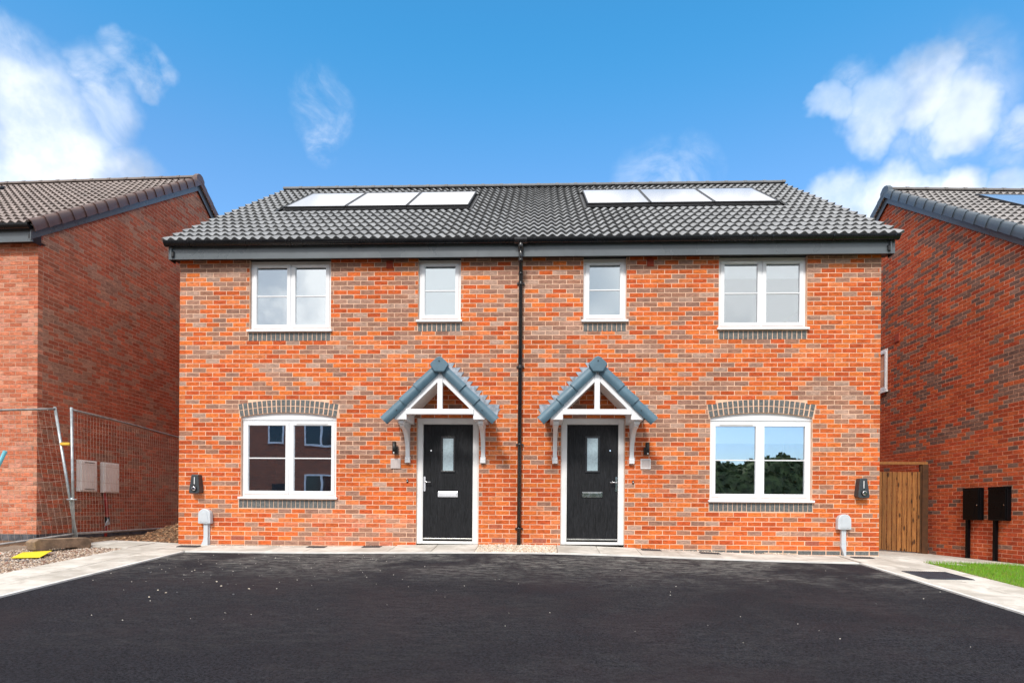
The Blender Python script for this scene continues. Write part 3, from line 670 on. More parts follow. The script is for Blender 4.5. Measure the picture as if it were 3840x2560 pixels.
def roof(house,x0,nt,zoff,tint,skip,score,vergecol,rname='roof',sides=(-1,1)):
    rows=17; SL=rows*TG
    u=MB(); u.add([(x0,0,0),(x0+nt*TW,0,0),(x0+nt*TW,SL,0),(x0,SL,0)],[(0,1,2,3)])
    ro=u.obj(rname,felt,house,(0,-.24,4.91+zoff),(RANG,0,0))
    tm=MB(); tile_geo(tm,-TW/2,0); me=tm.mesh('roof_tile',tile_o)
    L=[]
    for r in range(rows):
        for i in range(nt):
            cx=x0+TW*(i+.5); cy=TG*(r+.5)
            if skip(cx,cy): continue
            s=random.uniform(.88,1.12); L.append((score(cx,cy),cx,TG*r,tuple(q*s for q in tint)))
    L.sort(key=lambda t:-t[0])
    for t in L[:300]:
        o=obj('roof_tile',me,ro,(t[1],t[2],0)); o.color=(*t[3],1)
    j=MB()
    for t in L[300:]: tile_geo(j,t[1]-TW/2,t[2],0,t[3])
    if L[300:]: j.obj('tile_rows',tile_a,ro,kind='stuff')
    # rear slope
    rr=MB(); rr.add([(x0,0,0),(x0+nt*TW,0,0),(x0+nt*TW,SL,0),(x0,SL,0)],[(0,1,2,3)])
    for r in range(rows):
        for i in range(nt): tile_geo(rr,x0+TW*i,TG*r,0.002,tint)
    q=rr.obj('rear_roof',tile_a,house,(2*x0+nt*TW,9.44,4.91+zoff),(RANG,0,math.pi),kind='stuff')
    # ridge tiles
    X1=x0+nt*TW; n=round((X1-x0)/.44); st=(X1-x0)/n
    rm=MB(); prof=[(math.sin(a)*.105,math.cos(a)*.060-.01) for a in [(-1.9+3.8*i/10) for i in range(11)]]
    for (xa,xb,sc) in ((-st/2,st/2-.05,1.),(st/2-.05,st/2+.02,1.12)):
        vs=[(xa,a*sc,b*sc) for a,b in prof]+[(xb,a*sc,b*sc) for a,b in prof]
        rm.add(vs,[(i,i+1,12+i,11+i) for i in range(10)],tuple(q*.55 for q in tint),True); rm.add(vs,[tuple(range(11)),tuple(range(21,10,-1))],tuple(q*.55 for q in tint))
    mr=rm.mesh('ridge_tile',tile_a)
    for i in range(n): obj('ridge_tile',mr,ro,(x0+st*(i+.5),SL+.01,.045),(-RANG,0,0))
    # dry verge caps, one per course
    vm=simple('verge_'+house.name,vergecol,.45,.1,8)
    for sd_ in sides:
        xe=x0 if sd_<0 else X1
        for rear in (0,1):
            c=MB(); w1=.075
            a,b=(xe-.045,xe+w1) if sd_<0 else (xe-w1,xe+.045); o_=xe-.045 if sd_<0 else xe+.045
            L_=TG+.02
            tz0,tz1=.082,.062; fl=sd_*.014
            pr0=[(b if sd_<0 else a,tz0),(o_-sd_*.02,tz0+.006),(o_+fl,tz0-.03),(o_+fl*1.4,-.04),(o_+fl*.9,-.105)]
            pr1=[(b if sd_<0 else a,tz1),(o_-sd_*.02,tz1+.004),(o_-sd_*.002,tz1-.03),(o_,-.045),(o_-sd_*.004,-.10)]
            q0=[(x_,0,z_) for x_,z_ in pr0]; q1=[(x_,L_,z_) for x_,z_ in pr1]; qi=[(x_-sd_*.012,0,z_-.012) for x_,z_ in pr0]
            ff=[(i,i+1,6+i,5+i) for i in range(4)]
            c.add(q0+q1,ff if sd_>0 else [f[::-1] for f in ff],smooth=True); c.add(q0+qi,[(5+i,6+i,i+1,i) for i in range(4)] if sd_>0 else [(i,i+1,6+i,5+i) for i in range(4)])
            cm=c.mesh('verge_cap',vm)
            for r in range(rows):
                if not rear: obj('verge_cap',cm,ro,(0,TG*r,0))
                else: obj('verge_cap',cm,ro,(0,SL+(SL-TG*r)*math.cos(2*RANG)+0,-(SL-TG*r)*math.sin(2*RANG)),(math.pi-2*RANG,0,0)) if False else None
        # rear verge as one run on the far slope, stepped per course
        c=MB()
        for r in range(rows):
            yb=9.44-(TG*r)*math.cos(RANG); zb=4.91+zoff+TG*r*math.sin(RANG); yt=9.44-(TG*(r+1)+.02)*math.cos(RANG); zt=4.91+zoff+(TG*(r+1)+.02)*math.sin(RANG)
            oo=xe+(-.045 if sd_<0 else .045); ii=xe+(w1 if sd_<0 else -w1)
            c.add([(oo,yb,zb+.09),(ii,yb,zb+.09),(ii,yt,zt+.07),(oo,yt,zt+.07),(oo,yb,zb-.10),(oo,yt,zt-.09)],[(0,1,2,3),(0,3,5,4)])
        c.obj('rear_verge',vm,house)
    # gable-end ridge cap
        e=MB(); oo=xe+sd_*.05; pts=[(4.6+.15*math.cos(t),zr) for t,zr in ()]
        zr=4.91+zoff+TAN*4.84
        e.prism([(4.43,zr-.10),(4.44,zr+.04),(4.52,zr+.115),(4.60,zr+.135),(4.68,zr+.115),(4.76,zr+.04),(4.77,zr-.10),(4.60,zr-.02)],'x',min(oo,oo-sd_*.10),max(oo,oo-sd_*.10))
        e.obj('ridge_end_cap',vm,house,bevel=.006)
    return ro
def eaves(house,x0,x1,zoff,joints,brk,outlets):
    zs=4.705+zoff; zt=4.87+zoff
    f=MB(); f.box(x0,x1,-.165,-.145,zs-.045,zt); fa=f.obj('fascia',fasciam,house,bevel=.003)
    for x in joints: MB().box(x-.025,x+.025,-.170,-.1655,zs-.043,zt-.002).obj('fascia_joint',fasciam,fa)
    MB().box(x0+.003,x1-.003,-.145,.12,zs,zs+.012).obj('soffit',soffitm,house)
    for x in (x0,x1-.018): MB().prism([(-.145,zs-.045),(-.145,zt),(.02,zt),(.02,zs-.045)],'x',x+.001,x+.017).obj('soffit_end_box',soffitm,house)
    # gutter: half round trough
    gy,gz,r=-.228,zt+.045,.062; n=10; pr=[(gy+r*math.cos(math.pi+math.pi*i/n)*1.0,gz+r*math.sin(math.pi+math.pi*i/n)*1.15) for i in range(n+1)]; pi=[(gy+(r-.005)*math.cos(math.pi+math.pi*i/n),gz+(r-.005)*math.sin(math.pi+math.pi*i/n)*1.15) for i in range(n+1)]
    q=MB(); xa,xb=x0-.02,x1+.02
    q.add([(xa,a,b) for a,b in pr]+[(xb,a,b) for a,b in pr],[(i,i+1,n+2+i,n+1+i)[::-1] for i in range(n)],smooth=True)
    q.add([(xa,a,b) for a,b in pi]+[(xb,a,b) for a,b in pi],[(i,i+1,n+2+i,n+1+i) for i in range(n)],smooth=True)
    q.add([(xa,a,b) for a,b in pr],[tuple(range(n+1))]); q.add([(xb,a,b) for a,b in pr],[tuple(range(n,-1,-1))])
    q.box(xa,xb,gy-r-.004,gy-r+.004,gz-.002,gz+.008); q.box(xa,xb,gy+r-.004,gy+r+.004,gz-.002,gz+.008)
    gu=q.obj('gutter',gutterm,house)
    bm_=MB(); rr=r+.007; pb=[(gy+rr*math.cos(math.pi+math.pi*i/n),gz+rr*math.sin(math.pi+math.pi*i/n)*1.15) for i in range(n+1)]; pc=[(gy+(rr-.006)*math.cos(math.pi+math.pi*i/n),gz+(rr-.006)*math.sin(math.pi+math.pi*i/n)*1.15) for i in range(n+1)]
    bm_.prism([(a,b) for a,b in pb]+[(a,b) for a,b in pc[::-1]],'x',-.010,.010)
    me=bm_.mesh('gutter_bracket',gutterm)
    for x in brk: obj('gutter_bracket',me,gu,(x,0,0))
    return gu
def rake(house,xe,sd_,zoff,y0=-.16):
    """bargeboard and soffit strip under the verge of a gable"""
    zr=4.91+zoff+TAN*4.84
    for k,(ya,yb,nm) in enumerate(((-.20,4.6,'bargeboard'),(9.4,4.6,'rear_bargeboard'))):
        za,zb=zr-TAN*abs(4.6-ya)-.05,zr-.05
        q=MB(); t=.17
        q.prism([(ya,za),(yb,zb),(yb,zb-t*1.2),(ya,za-t*1.2)],'x',xe+sd_*.032,xe+sd_*.048); q.obj(nm,fasciam,house)
        q=MB(); q.prism([(ya,za-.12),(yb,zb-.12),(yb,zb-t*1.1),(ya,za-t*1.1)],'x',xe-sd_*.002,xe+sd_*.031); q.obj('verge_soffit',soffitm,house)
# ------------------------------------------------------------------ main semi-detached pair
house=thing('semi_detached_house','orange and brown brick semi-detached pair with two black front doors and grey tiled roof','house')
WD=[(1.18,2.54,3.552,4.70),(3.992,4.69,3.70,4.70),(6.685,7.378,3.69,4.70),(8.853,10.243,3.556,4.70)]
LLo=(1.052,2.650,.80,2.08); LRo=(8.734,10.345,.80,2.08)
D1=(3.986,5.006,.045,2.104); D2=(6.343,7.372,.055,2.104)
ops=[(a,b,c,4.706) for a,b,c,d in WD]+[(LLo[0],LLo[1],LLo[2],2.195),(LRo[0],LRo[1],LRo[2],2.20),(D1[0],D1[1],-.2,D1[3]),(D2[0],D2[1],-.2,D2[3])]
sills=[(1.165,2.54,3.505),(3.985,4.69,3.650),(6.685,7.378,3.640),(8.858,10.243,3.508),(1.019,2.64,.748),(8.725,10.358,.752)]
def cutall(za,zb):
    r=[]
    for a,b,t in sills:
        if t-.13<(za+zb)/2<t: r.append((a-.004,b+.004))
    for c in CUTS: r+=c(za,zb)
    for (x,z) in ABR:
        if abs((za+zb)/2-z)<.035: r.append((x-.1085,x+.1085))
    for (x,z) in TV:
        if abs((za+zb)/2-z)<.07: r.append((x-.06,x+.06))
    return r
ABR=[(1.005,.1125),(5.34,.1125),(6.006,.1125),(10.357,.1125)]
TV=[(3.516,4.6125),(7.758,4.6125)]
class _dummy: pass
# arch cut functions need the arch geometry before the wall exists
def arch_cut(u0,u1,zs,zm,th=.215):
    w_=(u1-u0)/2; uc=(u0+u1)/2; rise=zm-zs; R=(w_*w_+rise*rise)/(2*rise); zc=zm-R; A=math.asin(w_/R)
    def cut(za,zb):
        r=R+th+.004
        if zb<zs+.02 or za>zm+th-.004: return []
        dz=max(za+.028-zc,0)
        if dz>=r: return []
        s=math.sqrt(r*r-dz*dz)
        # skewed ends: limited by the radial springing line
        s=min(s,math.tan(A)*((za+zb)/2-zc)+.008)
        return [(uc-s,uc+s)]
    return cut
A1=(1.036,2.660,2.115,2.188); A2_=(8.72,10.36,2.118,2.196)
CUTS=[arch_cut(*A1),arch_cut(*A2_)]
fw=wall(house,'front_wall',(0,0,0),0,11.4,0,4.725,ops,col_main,(brick_a,brick_o),mortar,lambda u,z:u*1.0-abs(z-2.0)*.02,cut=cutall)
arch(fw,*A1); arch(fw,*A2_)
for a,b,t in sills: sill_bricks(fw,a,b,t)
wl=[('upper left window reflecting bright cloud',),]
window(fw,*WD[0],2,vent=1,label='wide upper window at the left end, bright cloud in its panes'); window(fw,*WD[1],1,bath=True,label='narrow upper window above the left door'); window(fw,*WD[2],1,bath=True,label='narrow upper window above the right door'); window(fw,*WD[3],2,vent=0,blind=.22,label='wide upper window at the right end with part drawn blinds')
window(fw,*LLo,2,vent=1,label='lower left window under a grey brick arch, dark reflections'); window(fw,*LRo,2,vent=0,blind=.23,label='lower right window under a grey brick arch, trees reflected')
fdoor(fw,*D1,-1); fdoor(fw,*D2,1)
for x,z in ABR:
    q=MB(); q.box(x-.1075,x+.1075,.004,.05,z-.0325,z+.0325,(1,1,1))
    o=q.obj('air_brick',dark,fw); s_=MB(); 
    for i in range(5): s_.box(x-.1075,x+.1075,-.001,.006,z-.0325+.0145*i,z-.0325+.0145*i+.0075)
    for i in range(11): s_.box(x-.1075+.0205*i,x-.1075+.0205*i+.009,-.0005,.006,z-.0325,z+.0325)
    s_.obj('airbrick_grille',terra,o)
for x,z in TV:
    q=MB(); q.box(x-.055,x+.055,-.014,.05,z-.065,z+.065); 
    for i in range(4): q.box(x-.045,x+.045,-.022,-.013,z-.055+.03*i,z-.055+.03*i+.018)
    q.obj('wall_vent',terra,fw,bevel=.003)
# blue brick plinth course seen where the ground drops to the right
pm=MB().box(-BW/2,BW/2,0,.1,-.0325,.0325,(1,1,1),.0028).mesh('plinth_brick',blue)
for k in range(0,50):
    x=.1125+.225*k
    if any(a-.1<x<b+.1 for a,b in ((D1[0],D1[1]),(D2[0],D2[1]))): continue
    obj('plinth_brick',pm,fw,(x,.002,-.0375))
MB().box(-.07,.07,0,.1,-.0325,.0325,(1,1,1),.0028).obj('plinth_brick',blue,fw,(11.326,.002,-.0375))
MB().box(.002,D1[0],.008,.11,-.35,0).box(D1[1],D2[0],.008,.11,-.35,0).box(D2[1],11.398,.008,.11,-.35,0).obj('foundation_course',simple('foundation',(.12,.12,.12),.9),fw)
for nm,loc,rz in (('left_side_wall',(0,9.2,0),-math.pi/2),('right_side_wall',(11.4,0,0),math.pi/2)):
    def span(z,zt=4.90,sl=TAN):
        if z<4.93: return (0,9.2)
        d=(z-4.93)/sl+.05; return (d,9.2-d)
    wall(house,nm,loc,rz,9.2,0,8.1,[],col_main,(brick_a,brick_o),mortar,lambda u,z:0,ztop={'poly':[(9.198,4.9),(4.6,8.05),(.002,4.9)],'span':span},nind=0,joined='side_brickwork')
MB().box(0,11.4,9.1,9.2,-.3,4.75).obj('rear_wall',mortar,house)
q=MB(); q.box(.12,11.28,.12,9.1,-.05,.03); q.box(.12,11.28,.12,9.1,2.38,2.50); q.box(.12,11.28,.12,9.1,4.72,4.75); q.obj('interior_floors',floorm,house)
q=MB(); q.box(5.63,5.75,.12,9.1,.03,2.38); q.box(5.63,5.75,.12,9.1,2.5,4.7); q.box(.12,5.6,3.6,3.7,.03,2.38); q.box(5.8,11.28,3.6,3.7,.03,2.38); q.box(.12,5.6,3.6,3.7,2.5,4.7); q.box(5.8,11.28,3.6,3.7,2.5,4.7); q.box(3.2,3.3,.12,3.6,.03,2.38); q.box(8.1,8.2,.12,3.6,.03,2.38); q.obj('interior_walls',plaster,house)
PB=[(.87,2.17),(6.90,2.17)]; PWID=1.235
def skip_main(cx,cy):
    yy=-.24+cy*math.cos(RANG)
    return any(x0-.05<cx<x0+3*PWID+.05 and 2.17-.1<yy<3.74+.05 for x0,_ in PB)
ro=roof(house,-.14,39,0.,(.272,.277,.283),skip_main,lambda x,y:-y*10-abs(x-6)*.01,(.10,.115,.13),sides=())
rake(house,0,-1,0); rake(house,11.4,1,0)
gu=eaves(house,-.10,11.52,0,[4.95,6.40],[.3+.93*i for i in range(13)]+[1.9,1.96,9.3,9.36,5.45,5.9],None)
# downpipe with swan neck
X=5.672
q=MB(); q.tube([(X,-.228,4.88),(X,-.228,4.74)],.043,14); q.tube([(X,-.228,4.80),(X,-.228,4.64),(X,-.215,4.60),(X,-.075,4.47),(X,-.055,4.43),(X,-.055,.0)],.033,14)
for z in (4.76,4.60,4.45,2.93,4.28): q.tube([(X,-.055 if z<4.5 else -.228,z),(X,-.055 if z<4.5 else -.228,z-.045)],.039,14)
hr_=[(-.228+.072*math.cos(math.pi+math.pi*i/10),4.912+.082*math.sin(math.pi+math.pi*i/10)) for i in range(11)]; q.prism(hr_,'x',X-.10,X+.10)
dp=q.obj('downpipe',pipem,house)
for z in (4.28,2.93,1.67,.31):
    b_=MB(); b_.tube([(X,-.055,z-.015),(X,-.055,z+.015)],.040,12); b_.box(X-.062,X+.062,-.030,-.002,z-.013,z+.013); b_.obj('pipe_clip',pipem,dp)
# ------------------------------------------------------------------ porch canopies
def canopy(cx,left):
    """left: flashing seen on the right side (+1) or left (-1)"""
    s45=1.0; yf=-.63
    P=lambda dx,z:(cx+dx,z)
    c=thingless=MB()
    # front barge frame (one gallows frame) with feet
    out=[P(-.70,1.99),P(-.70,2.035),P(0,2.735),P(.70,2.035),P(.70,1.99),P(.515,1.99),P(.515,2.10),P(0,2.60),P(-.515,2.10),P(-.515,1.99)]
    lh=[out[0],out[1],out[2],out[7],out[8],out[9]]; rh=[out[2],out[3],out[4],out[5],out[6],out[7]]
    c.prism(lh,'y',yf,yf+.03); c.prism(rh,'y',yf,yf+.03)
    can=c.obj('porch_canopy',upvc,house,bevel=.003)
    MB().box(cx-.52,cx+.52,yf-.018,yf+.05,2.068,2.148).obj('tie_beam',upvc,can,bevel=.004)
    MB().box(cx-.040,cx+.040,yf-.012,yf+.045,2.1485,2.66).obj('king_post',upvc,can,bevel=.004)
    for s in (-1,1):
        q=MB(); a,b=sorted((cx+s*.70,cx+s*.515)); q.box(a,b,yf+.0305,-.002,1.99,2.035); q.box(*sorted((cx+s*.70,cx+s*.683)),yf+.0305,-.002,2.035,2.05); q.box(*sorted((cx+s*.532,cx+s*.515)),yf+.0305,-.002,2.035,2.12); q.obj('eaves_box',upvc,can,bevel=.002)
        # sloping boarded lining
        q=MB(); nb_=9
        for i in range(nb_):
            t0,t1=i/nb_,(i+1)/nb_-.004; dx0,dx1=.53*(1-t0),.53*(1-t1); z0_,z1_=2.115+.53*t0,2.115+.53*t1
            q.prism([P(s*dx0,z0_),P(s*dx1,z1_),P(s*(dx1),z1_+.022),P(s*(dx0),z0_+.022)],'y',yf+.031,-.003)
        q.obj('lining_board',upvcd,can)
        # slate-effect slope (top surface with fine ribs at the lower edge)
        q=MB(); 
        for i in range(5):
            t0,t1=i/5,(i+1)/5; L_=.80
            dx0,dx1=L_*(1-t0),L_*(1-t1)-.02 if i<4 else 0
            zz=lambda dx:2.90-dx
            q.prism([P(s*dx0,zz(dx0)-.005),P(s*max(dx1,0),zz(max(dx1,0))+.0),P(s*max(dx1,0),zz(max(dx1,0))-.05),P(s*dx0,zz(dx0)-.045)],'y',yf+.012,-.004)
        q.obj('canopy_roof',vergem,can)
        q=MB()
        for i in range(12):
            y0_=yf+.05+.045*i; q.tube([(cx+s*.80,y0_,2.070),(cx+s*.70,y0_,2.13)],.014,6)
        q.obj('eaves_comb',lampblk,can)
        # three verge tiles down each side of the front
        seg=[(.02,.30),(.285,.515),(.50,.80)]
        for k,(d0,d1) in enumerate(seg):
            q=MB(); n=6; rows_=[]
            for j in range(n+1):
                t=j/n; off=.185*t          # across the band, from lower edge to outer edge
                bul=.030*math.sin(math.pi*t)+.002*k
                rows_.append((off,bul))
            vs=[]; nd=Vector((s*.7071,0,.7071)); base=lambda dx:Vector((cx+s*dx,yf-.028,2.705-dx))
            e0,e1=.0,.012
            for (off,bul) in rows_: vs.append(tuple(base(d0)+nd*(off*.78)+Vector((0,-bul,0))))
            for (off,bul) in rows_: vs.append(tuple(base(d1)+nd*(off*.78+.006)+Vector((0,-bul-.026,0))+nd*.006))
            fs=[(i,i+1,n+2+i,n+1+i) for i in range(n)]
            if s<0: fs=[f[::-1] for f in fs]
            q.add(vs,fs,(1,1,1),True)
            # lower lip and wrap on to the slope
            lip=[tuple(Vector(v)+Vector((0,.03,0))) for v in vs[n+1:]]
            q.add(vs[n+1:]+lip,[(i,i+1,n+2+i,n+1+i) if s>0 else (i,i+1,n+2+i,n+1+i)[::-1] for i in range(n)])
            tp=[vs[n],vs[2*n+1],tuple(Vector(vs[2*n+1])+Vector((0,.12,0))),tuple(Vector(vs[n])+Vector((0,.12,0)))]
            q.add(tp,[(0,1,2,3)])
            lo=[vs[0],vs[n+1],tuple(Vector(vs[n+1])+Vector((0,.05,0))),tuple(Vector(vs[0])+Vector((0,.05,0)))]
            q.add(lo,[(0,1,2,3)])
            o=q.obj('verge_tile',vergem,can)
            if k==2: MB().tube([(cx+s*.655,yf-.068,2.12),(cx+s*.655,yf-.076,2.12)],.008,8).obj('fixing_screw',lampblk,o)
        # bracket
        bx=cx+s*.617; prof=[(-.002,1.365),(-.055,1.365),(-.060,1.42),(-.048,1.44),(-.048,1.52)]
        for i in range(9):
            a=math.pi/2*i/8; prof.append((-.048-.40*(1-math.cos(a)),1.52+.37*math.sin(a)))
        prof+=[(-.50,1.91),(-.50,1.94),(-.53,1.955),(-.53,1.985),(-.002,1.985)]
        inner=[(-.12+.0,1.0)]
        q=MB(); q.prism([(y_,z_) for y_,z_ in prof],'x',bx-.033,bx+.033)
        q.prism([(-.002,1.365),(-.062,1.365),(-.066,1.43),(-.050,1.445),(-.050,1.47),(-.002,1.47)],'x',bx-.042,bx+.042)
        q.prism([(-.40,1.93),(-.54,1.93),(-.555,1.95),(-.555,1.987),(-.002,1.987),(-.002,1.93)],'x',bx-.042,bx+.042)
        q.obj('gallows_bracket',upvc,can,bevel=.003)
    # ridge end cap
    q=MB(); pts=[P(-.140,2.80),P(-.130,2.835),P(-.045,2.915),P(0,2.935),P(.045,2.915),P(.130,2.835),P(.140,2.80),P(.075,2.700),P(-.075,2.700)]
    q.prism(pts,'y',yf-.105,yf-.02); q.obj('ridge_cap',vergem,can,bevel=.012)
    q=MB(); q.tube([(cx,yf-.104,2.86),(cx,yf-.112,2.86)],.010,8); q.obj('cap_screw',lampblk,can)
    q=MB(); q.prism([P(-.10,2.84),P(0,2.925),P(.10,2.84),P(0,2.80)],'y',yf-.03,-.004); q.obj('canopy_ridge',vergem,can)
    # stepped lead flashing on the wall, both slopes
    for s in (-1,1):
        q=MB(); z=3.0; i=0
        while z>2.20:
            d_in=max(0,2.90-z); tip=2.92-z+.225+ (0.02 if i%2 else 0); 
            t=-.0065-.0012*(i%3)
            q.prism([P(s*(d_in-.0),z),P(s*tip,z),P(s*(tip-.07),z-.10),P(s*(d_in+.06),z-.13)],'y',t-.002,t)
            z-=.075; i+=1
        q.prism([P(s*.66,2.32),P(s*.88,2.32),P(s*.84,2.12),P(s*.80,2.10)],'y',-.016,-.012)
        q.obj('lead_flashing',lead,can)
    return can
canopy(4.461,1); canopy(6.862,-1)

# ------------------------------------------------------------------ fittings on the facade (things)
def charger(cx,side,label):
    t=thing('car_charger',label,'car charger',(cx,-.001,.995),0,'car chargers on the facade')
    q=MB(); s=side
    fr=[(-.098,-.13),(-.08,-.157),(.08,-.157),(.098,-.13),(.062,.15),(.05,.158),(-.05,.158),(-.062,.15)]
    bk=[(-.098,-.12),(-.08,-.14),(.08,-.14),(.098,-.12),(.066,.152),(.055,.158),(-.055,.158),(-.066,.152)]
    v=[(x*.92,-.105-(.0 if z>0 else .018),z) for x,z in fr]+[(x,0,z) for x,z in bk]
    q.add(v,[tuple(range(8))]+[(i+8,(i+1)%8+8,(i+1)%8,i) for i in range(8)]); q.obj('charger_body',chargerm,t,bevel=.010)
    MB().prism([(-.0055,.0),(.0055,0),(.0055,.115),(-.0055,.115)],'y',-.1145,-.1065).obj('light_strip',whitep,t)
    q=MB(); q.tube([(0,-.110,-.075),(0,-.140,-.075)],[.048,.044],20); q.obj('socket_ring',cassm,t)
    q=MB(); q.tube([(0,-.139,-.075),(0,-.150,-.075)],[.043,.026],16); q.obj('socket_cap',chrome,t)
    q=MB(); q.box(-.018,.018,-.121,-.113,-.018,-.006); q.obj('status_badge',chrome,t)
charger(.330,-1,'charcoal electric car charger at the left end of the brick facade')
charger(11.10,1,'charcoal electric car charger at the right end of the brick facade, near the timber gate')
def cablebox(cx,zt,flare,label):
    t=thing('cable_box',label,'cable box',(cx,-.001,0),0,'grey cable entry boxes on the facade')
    q=MB(); w_=.105; z0=zt-.245
    pts=[(-w_,z0+.01),(-w_+.008,z0),(w_-.008,z0),(w_,z0+.01)]+[(w_*math.cos(a),zt-.10+.10*math.sin(a)) for a in np.linspace(0.15,math.pi-.15,12)]
    q.prism(pts,'y',-.095,0); q.obj('box_cover',grey_gl,t,bevel=.014)
    q=MB(); pts=[(-.075,z0+.03),(.075,z0+.03),(.06,z0+.09),(.045,zt-.05),(-.045,zt-.05),(-.06,z0+.09)]; q.prism(pts,'y',-.101,-.094); q.obj('raised_panel',grey_gl,t,bevel=.003)
    zb=g(cx,0)-.02
    q=MB(); q.box(-.030,.042,-.055,0,.11,z0); q.prism([(-.030,.11),(.042,.11),(.045,zb),(-.030+flare*.05-.0,zb),(-.034,.07)] ,'y',-.060,0)
    q.obj('cable_duct',grey_gl,t,bevel=.004)
    q=MB(); q.box(.046,.056,-.02,0,zb,z0+.01); q.obj('earth_cable',grey_gl,t)
cablebox(.487,.590,-1,'light grey round topped cable box with duct, below the left car charger'); cablebox(10.82,.585,1,'light grey round topped cable box with duct, below the right car charger')
def walllight(cx,bx,label):
    t=thing('wall_light',label,'wall light',(cx,0,1.60),0,'wall lights beside the doors')
    MB().tube([(0,-.075,.105),(0,-.075,-.095)],.033,18).obj('lamp_tube',lampblk,t)
    MB().box(bx-.022 if bx>0 else bx-.022,bx+.022,-.06,-.001,-.09,.03).obj('wall_bracket',lampblk,t,bevel=.004)
    MB().tube([(0,-.105,-.075),(0,-.118,-.075)],.011,10).obj('sensor_dome',whitep,t)
walllight(3.632,.028,'black cylinder wall light to the left of the left front door'); walllight(7.722,-.028,'black cylinder wall light to the right of the right front door')
t=thing('house_plaque','pale frosted square plaque with soft edges, below the left wall light','plaque',(3.642,-.002,1.355))
MB().box(-.083,.083,-.016,0,-.083,.083).obj('plaque_plate',plaquem,t,bevel=.006)
t=thing('house_plaque','white framed square plaque with grey centre, below the right wall light','plaque',(7.705,-.002,1.368))
q=MB(); q.box(-.08,.08,-.014,0,.068,.08); q.box(-.08,.08,-.014,0,-.08,-.068); q.box(-.08,-.068,-.0135,0,-.068,.068); q.box(.068,.08,-.0135,0,-.068,.068); q.obj('plaque_frame',whitep,t)
MB().box(-.068,.068,-.010,0,-.068,.068).obj('plaque_plate',plaquem,t)
for x,z,l in ((3.837,1.069,'small black doorbell with white button left of the left door'),(7.508,1.072,'small black doorbell with white button right of the right door')):
    t=thing('doorbell',l,'doorbell',(x,-.001,z),0,'doorbells'); MB().box(-.014,.014,-.016,0,-.028,.028).obj('bell_case',lampblk,t,bevel=.005); MB().tube([(0,-.015,0),(0,-.022,0)],.008,10).obj('bell_button',whitep,t)
# ------------------------------------------------------------------ solar panels
def panel(loc,rot,w_,h_,label,group,parent_rot=0):
    t=thing('solar_panel',label,'solar panel',loc,0,group); t.rotation_euler=rot
    q=MB(); q.box(0,w_,0,.022,0,.05); q.box(0,w_,h_-.022,h_,0,.05); q.box(0,.022,.022,h_-.022,0,.05); q.box(w_-.022,w_,.022,h_-.022,0,.05); q.box(0,w_,-.10,-.005,-.02,.012); q.obj('panel_frame',panelf,t)
    MB().box(.022,w_-.022,.022,h_-.022,.030,.044).obj('panel_glass',panelg,t)
ROFF=.045
def onroof(x,y,zoff=0,up=ROFF): 
    s=(y+.24)/math.cos(RANG); return (x,-.24+s*math.cos(RANG)-up*math.sin(RANG),4.91+zoff+s*math.sin(RANG)+up*math.cos(RANG))
PH=(3.74-2.17)/math.cos(RANG)
nm=['leftmost','middle','rightmost']
for b,(x0,y0) in enumerate(PB):
    for i in range(3): panel(onroof(x0+PWID*i,y0),(RANG,0,0),PWID-.012,PH,'%s of the three white shining solar panels on the %s half of the grey roof'%(nm[i],('left','right')[b]),'solar panels on the main roof')
    q=MB(); q.add([(x0-.06,0,0),(x0+3*PWID+.05,0,0),(x0+3*PWID+.05,PH+.10,0),(x0-.06,PH+.10,0)],[(0,1,2,3)])
    p=onroof(0,y0-.05,0,.012); q.obj('panel_tray',panelf,house,(0,p[1],p[2]),(RANG,0,0))
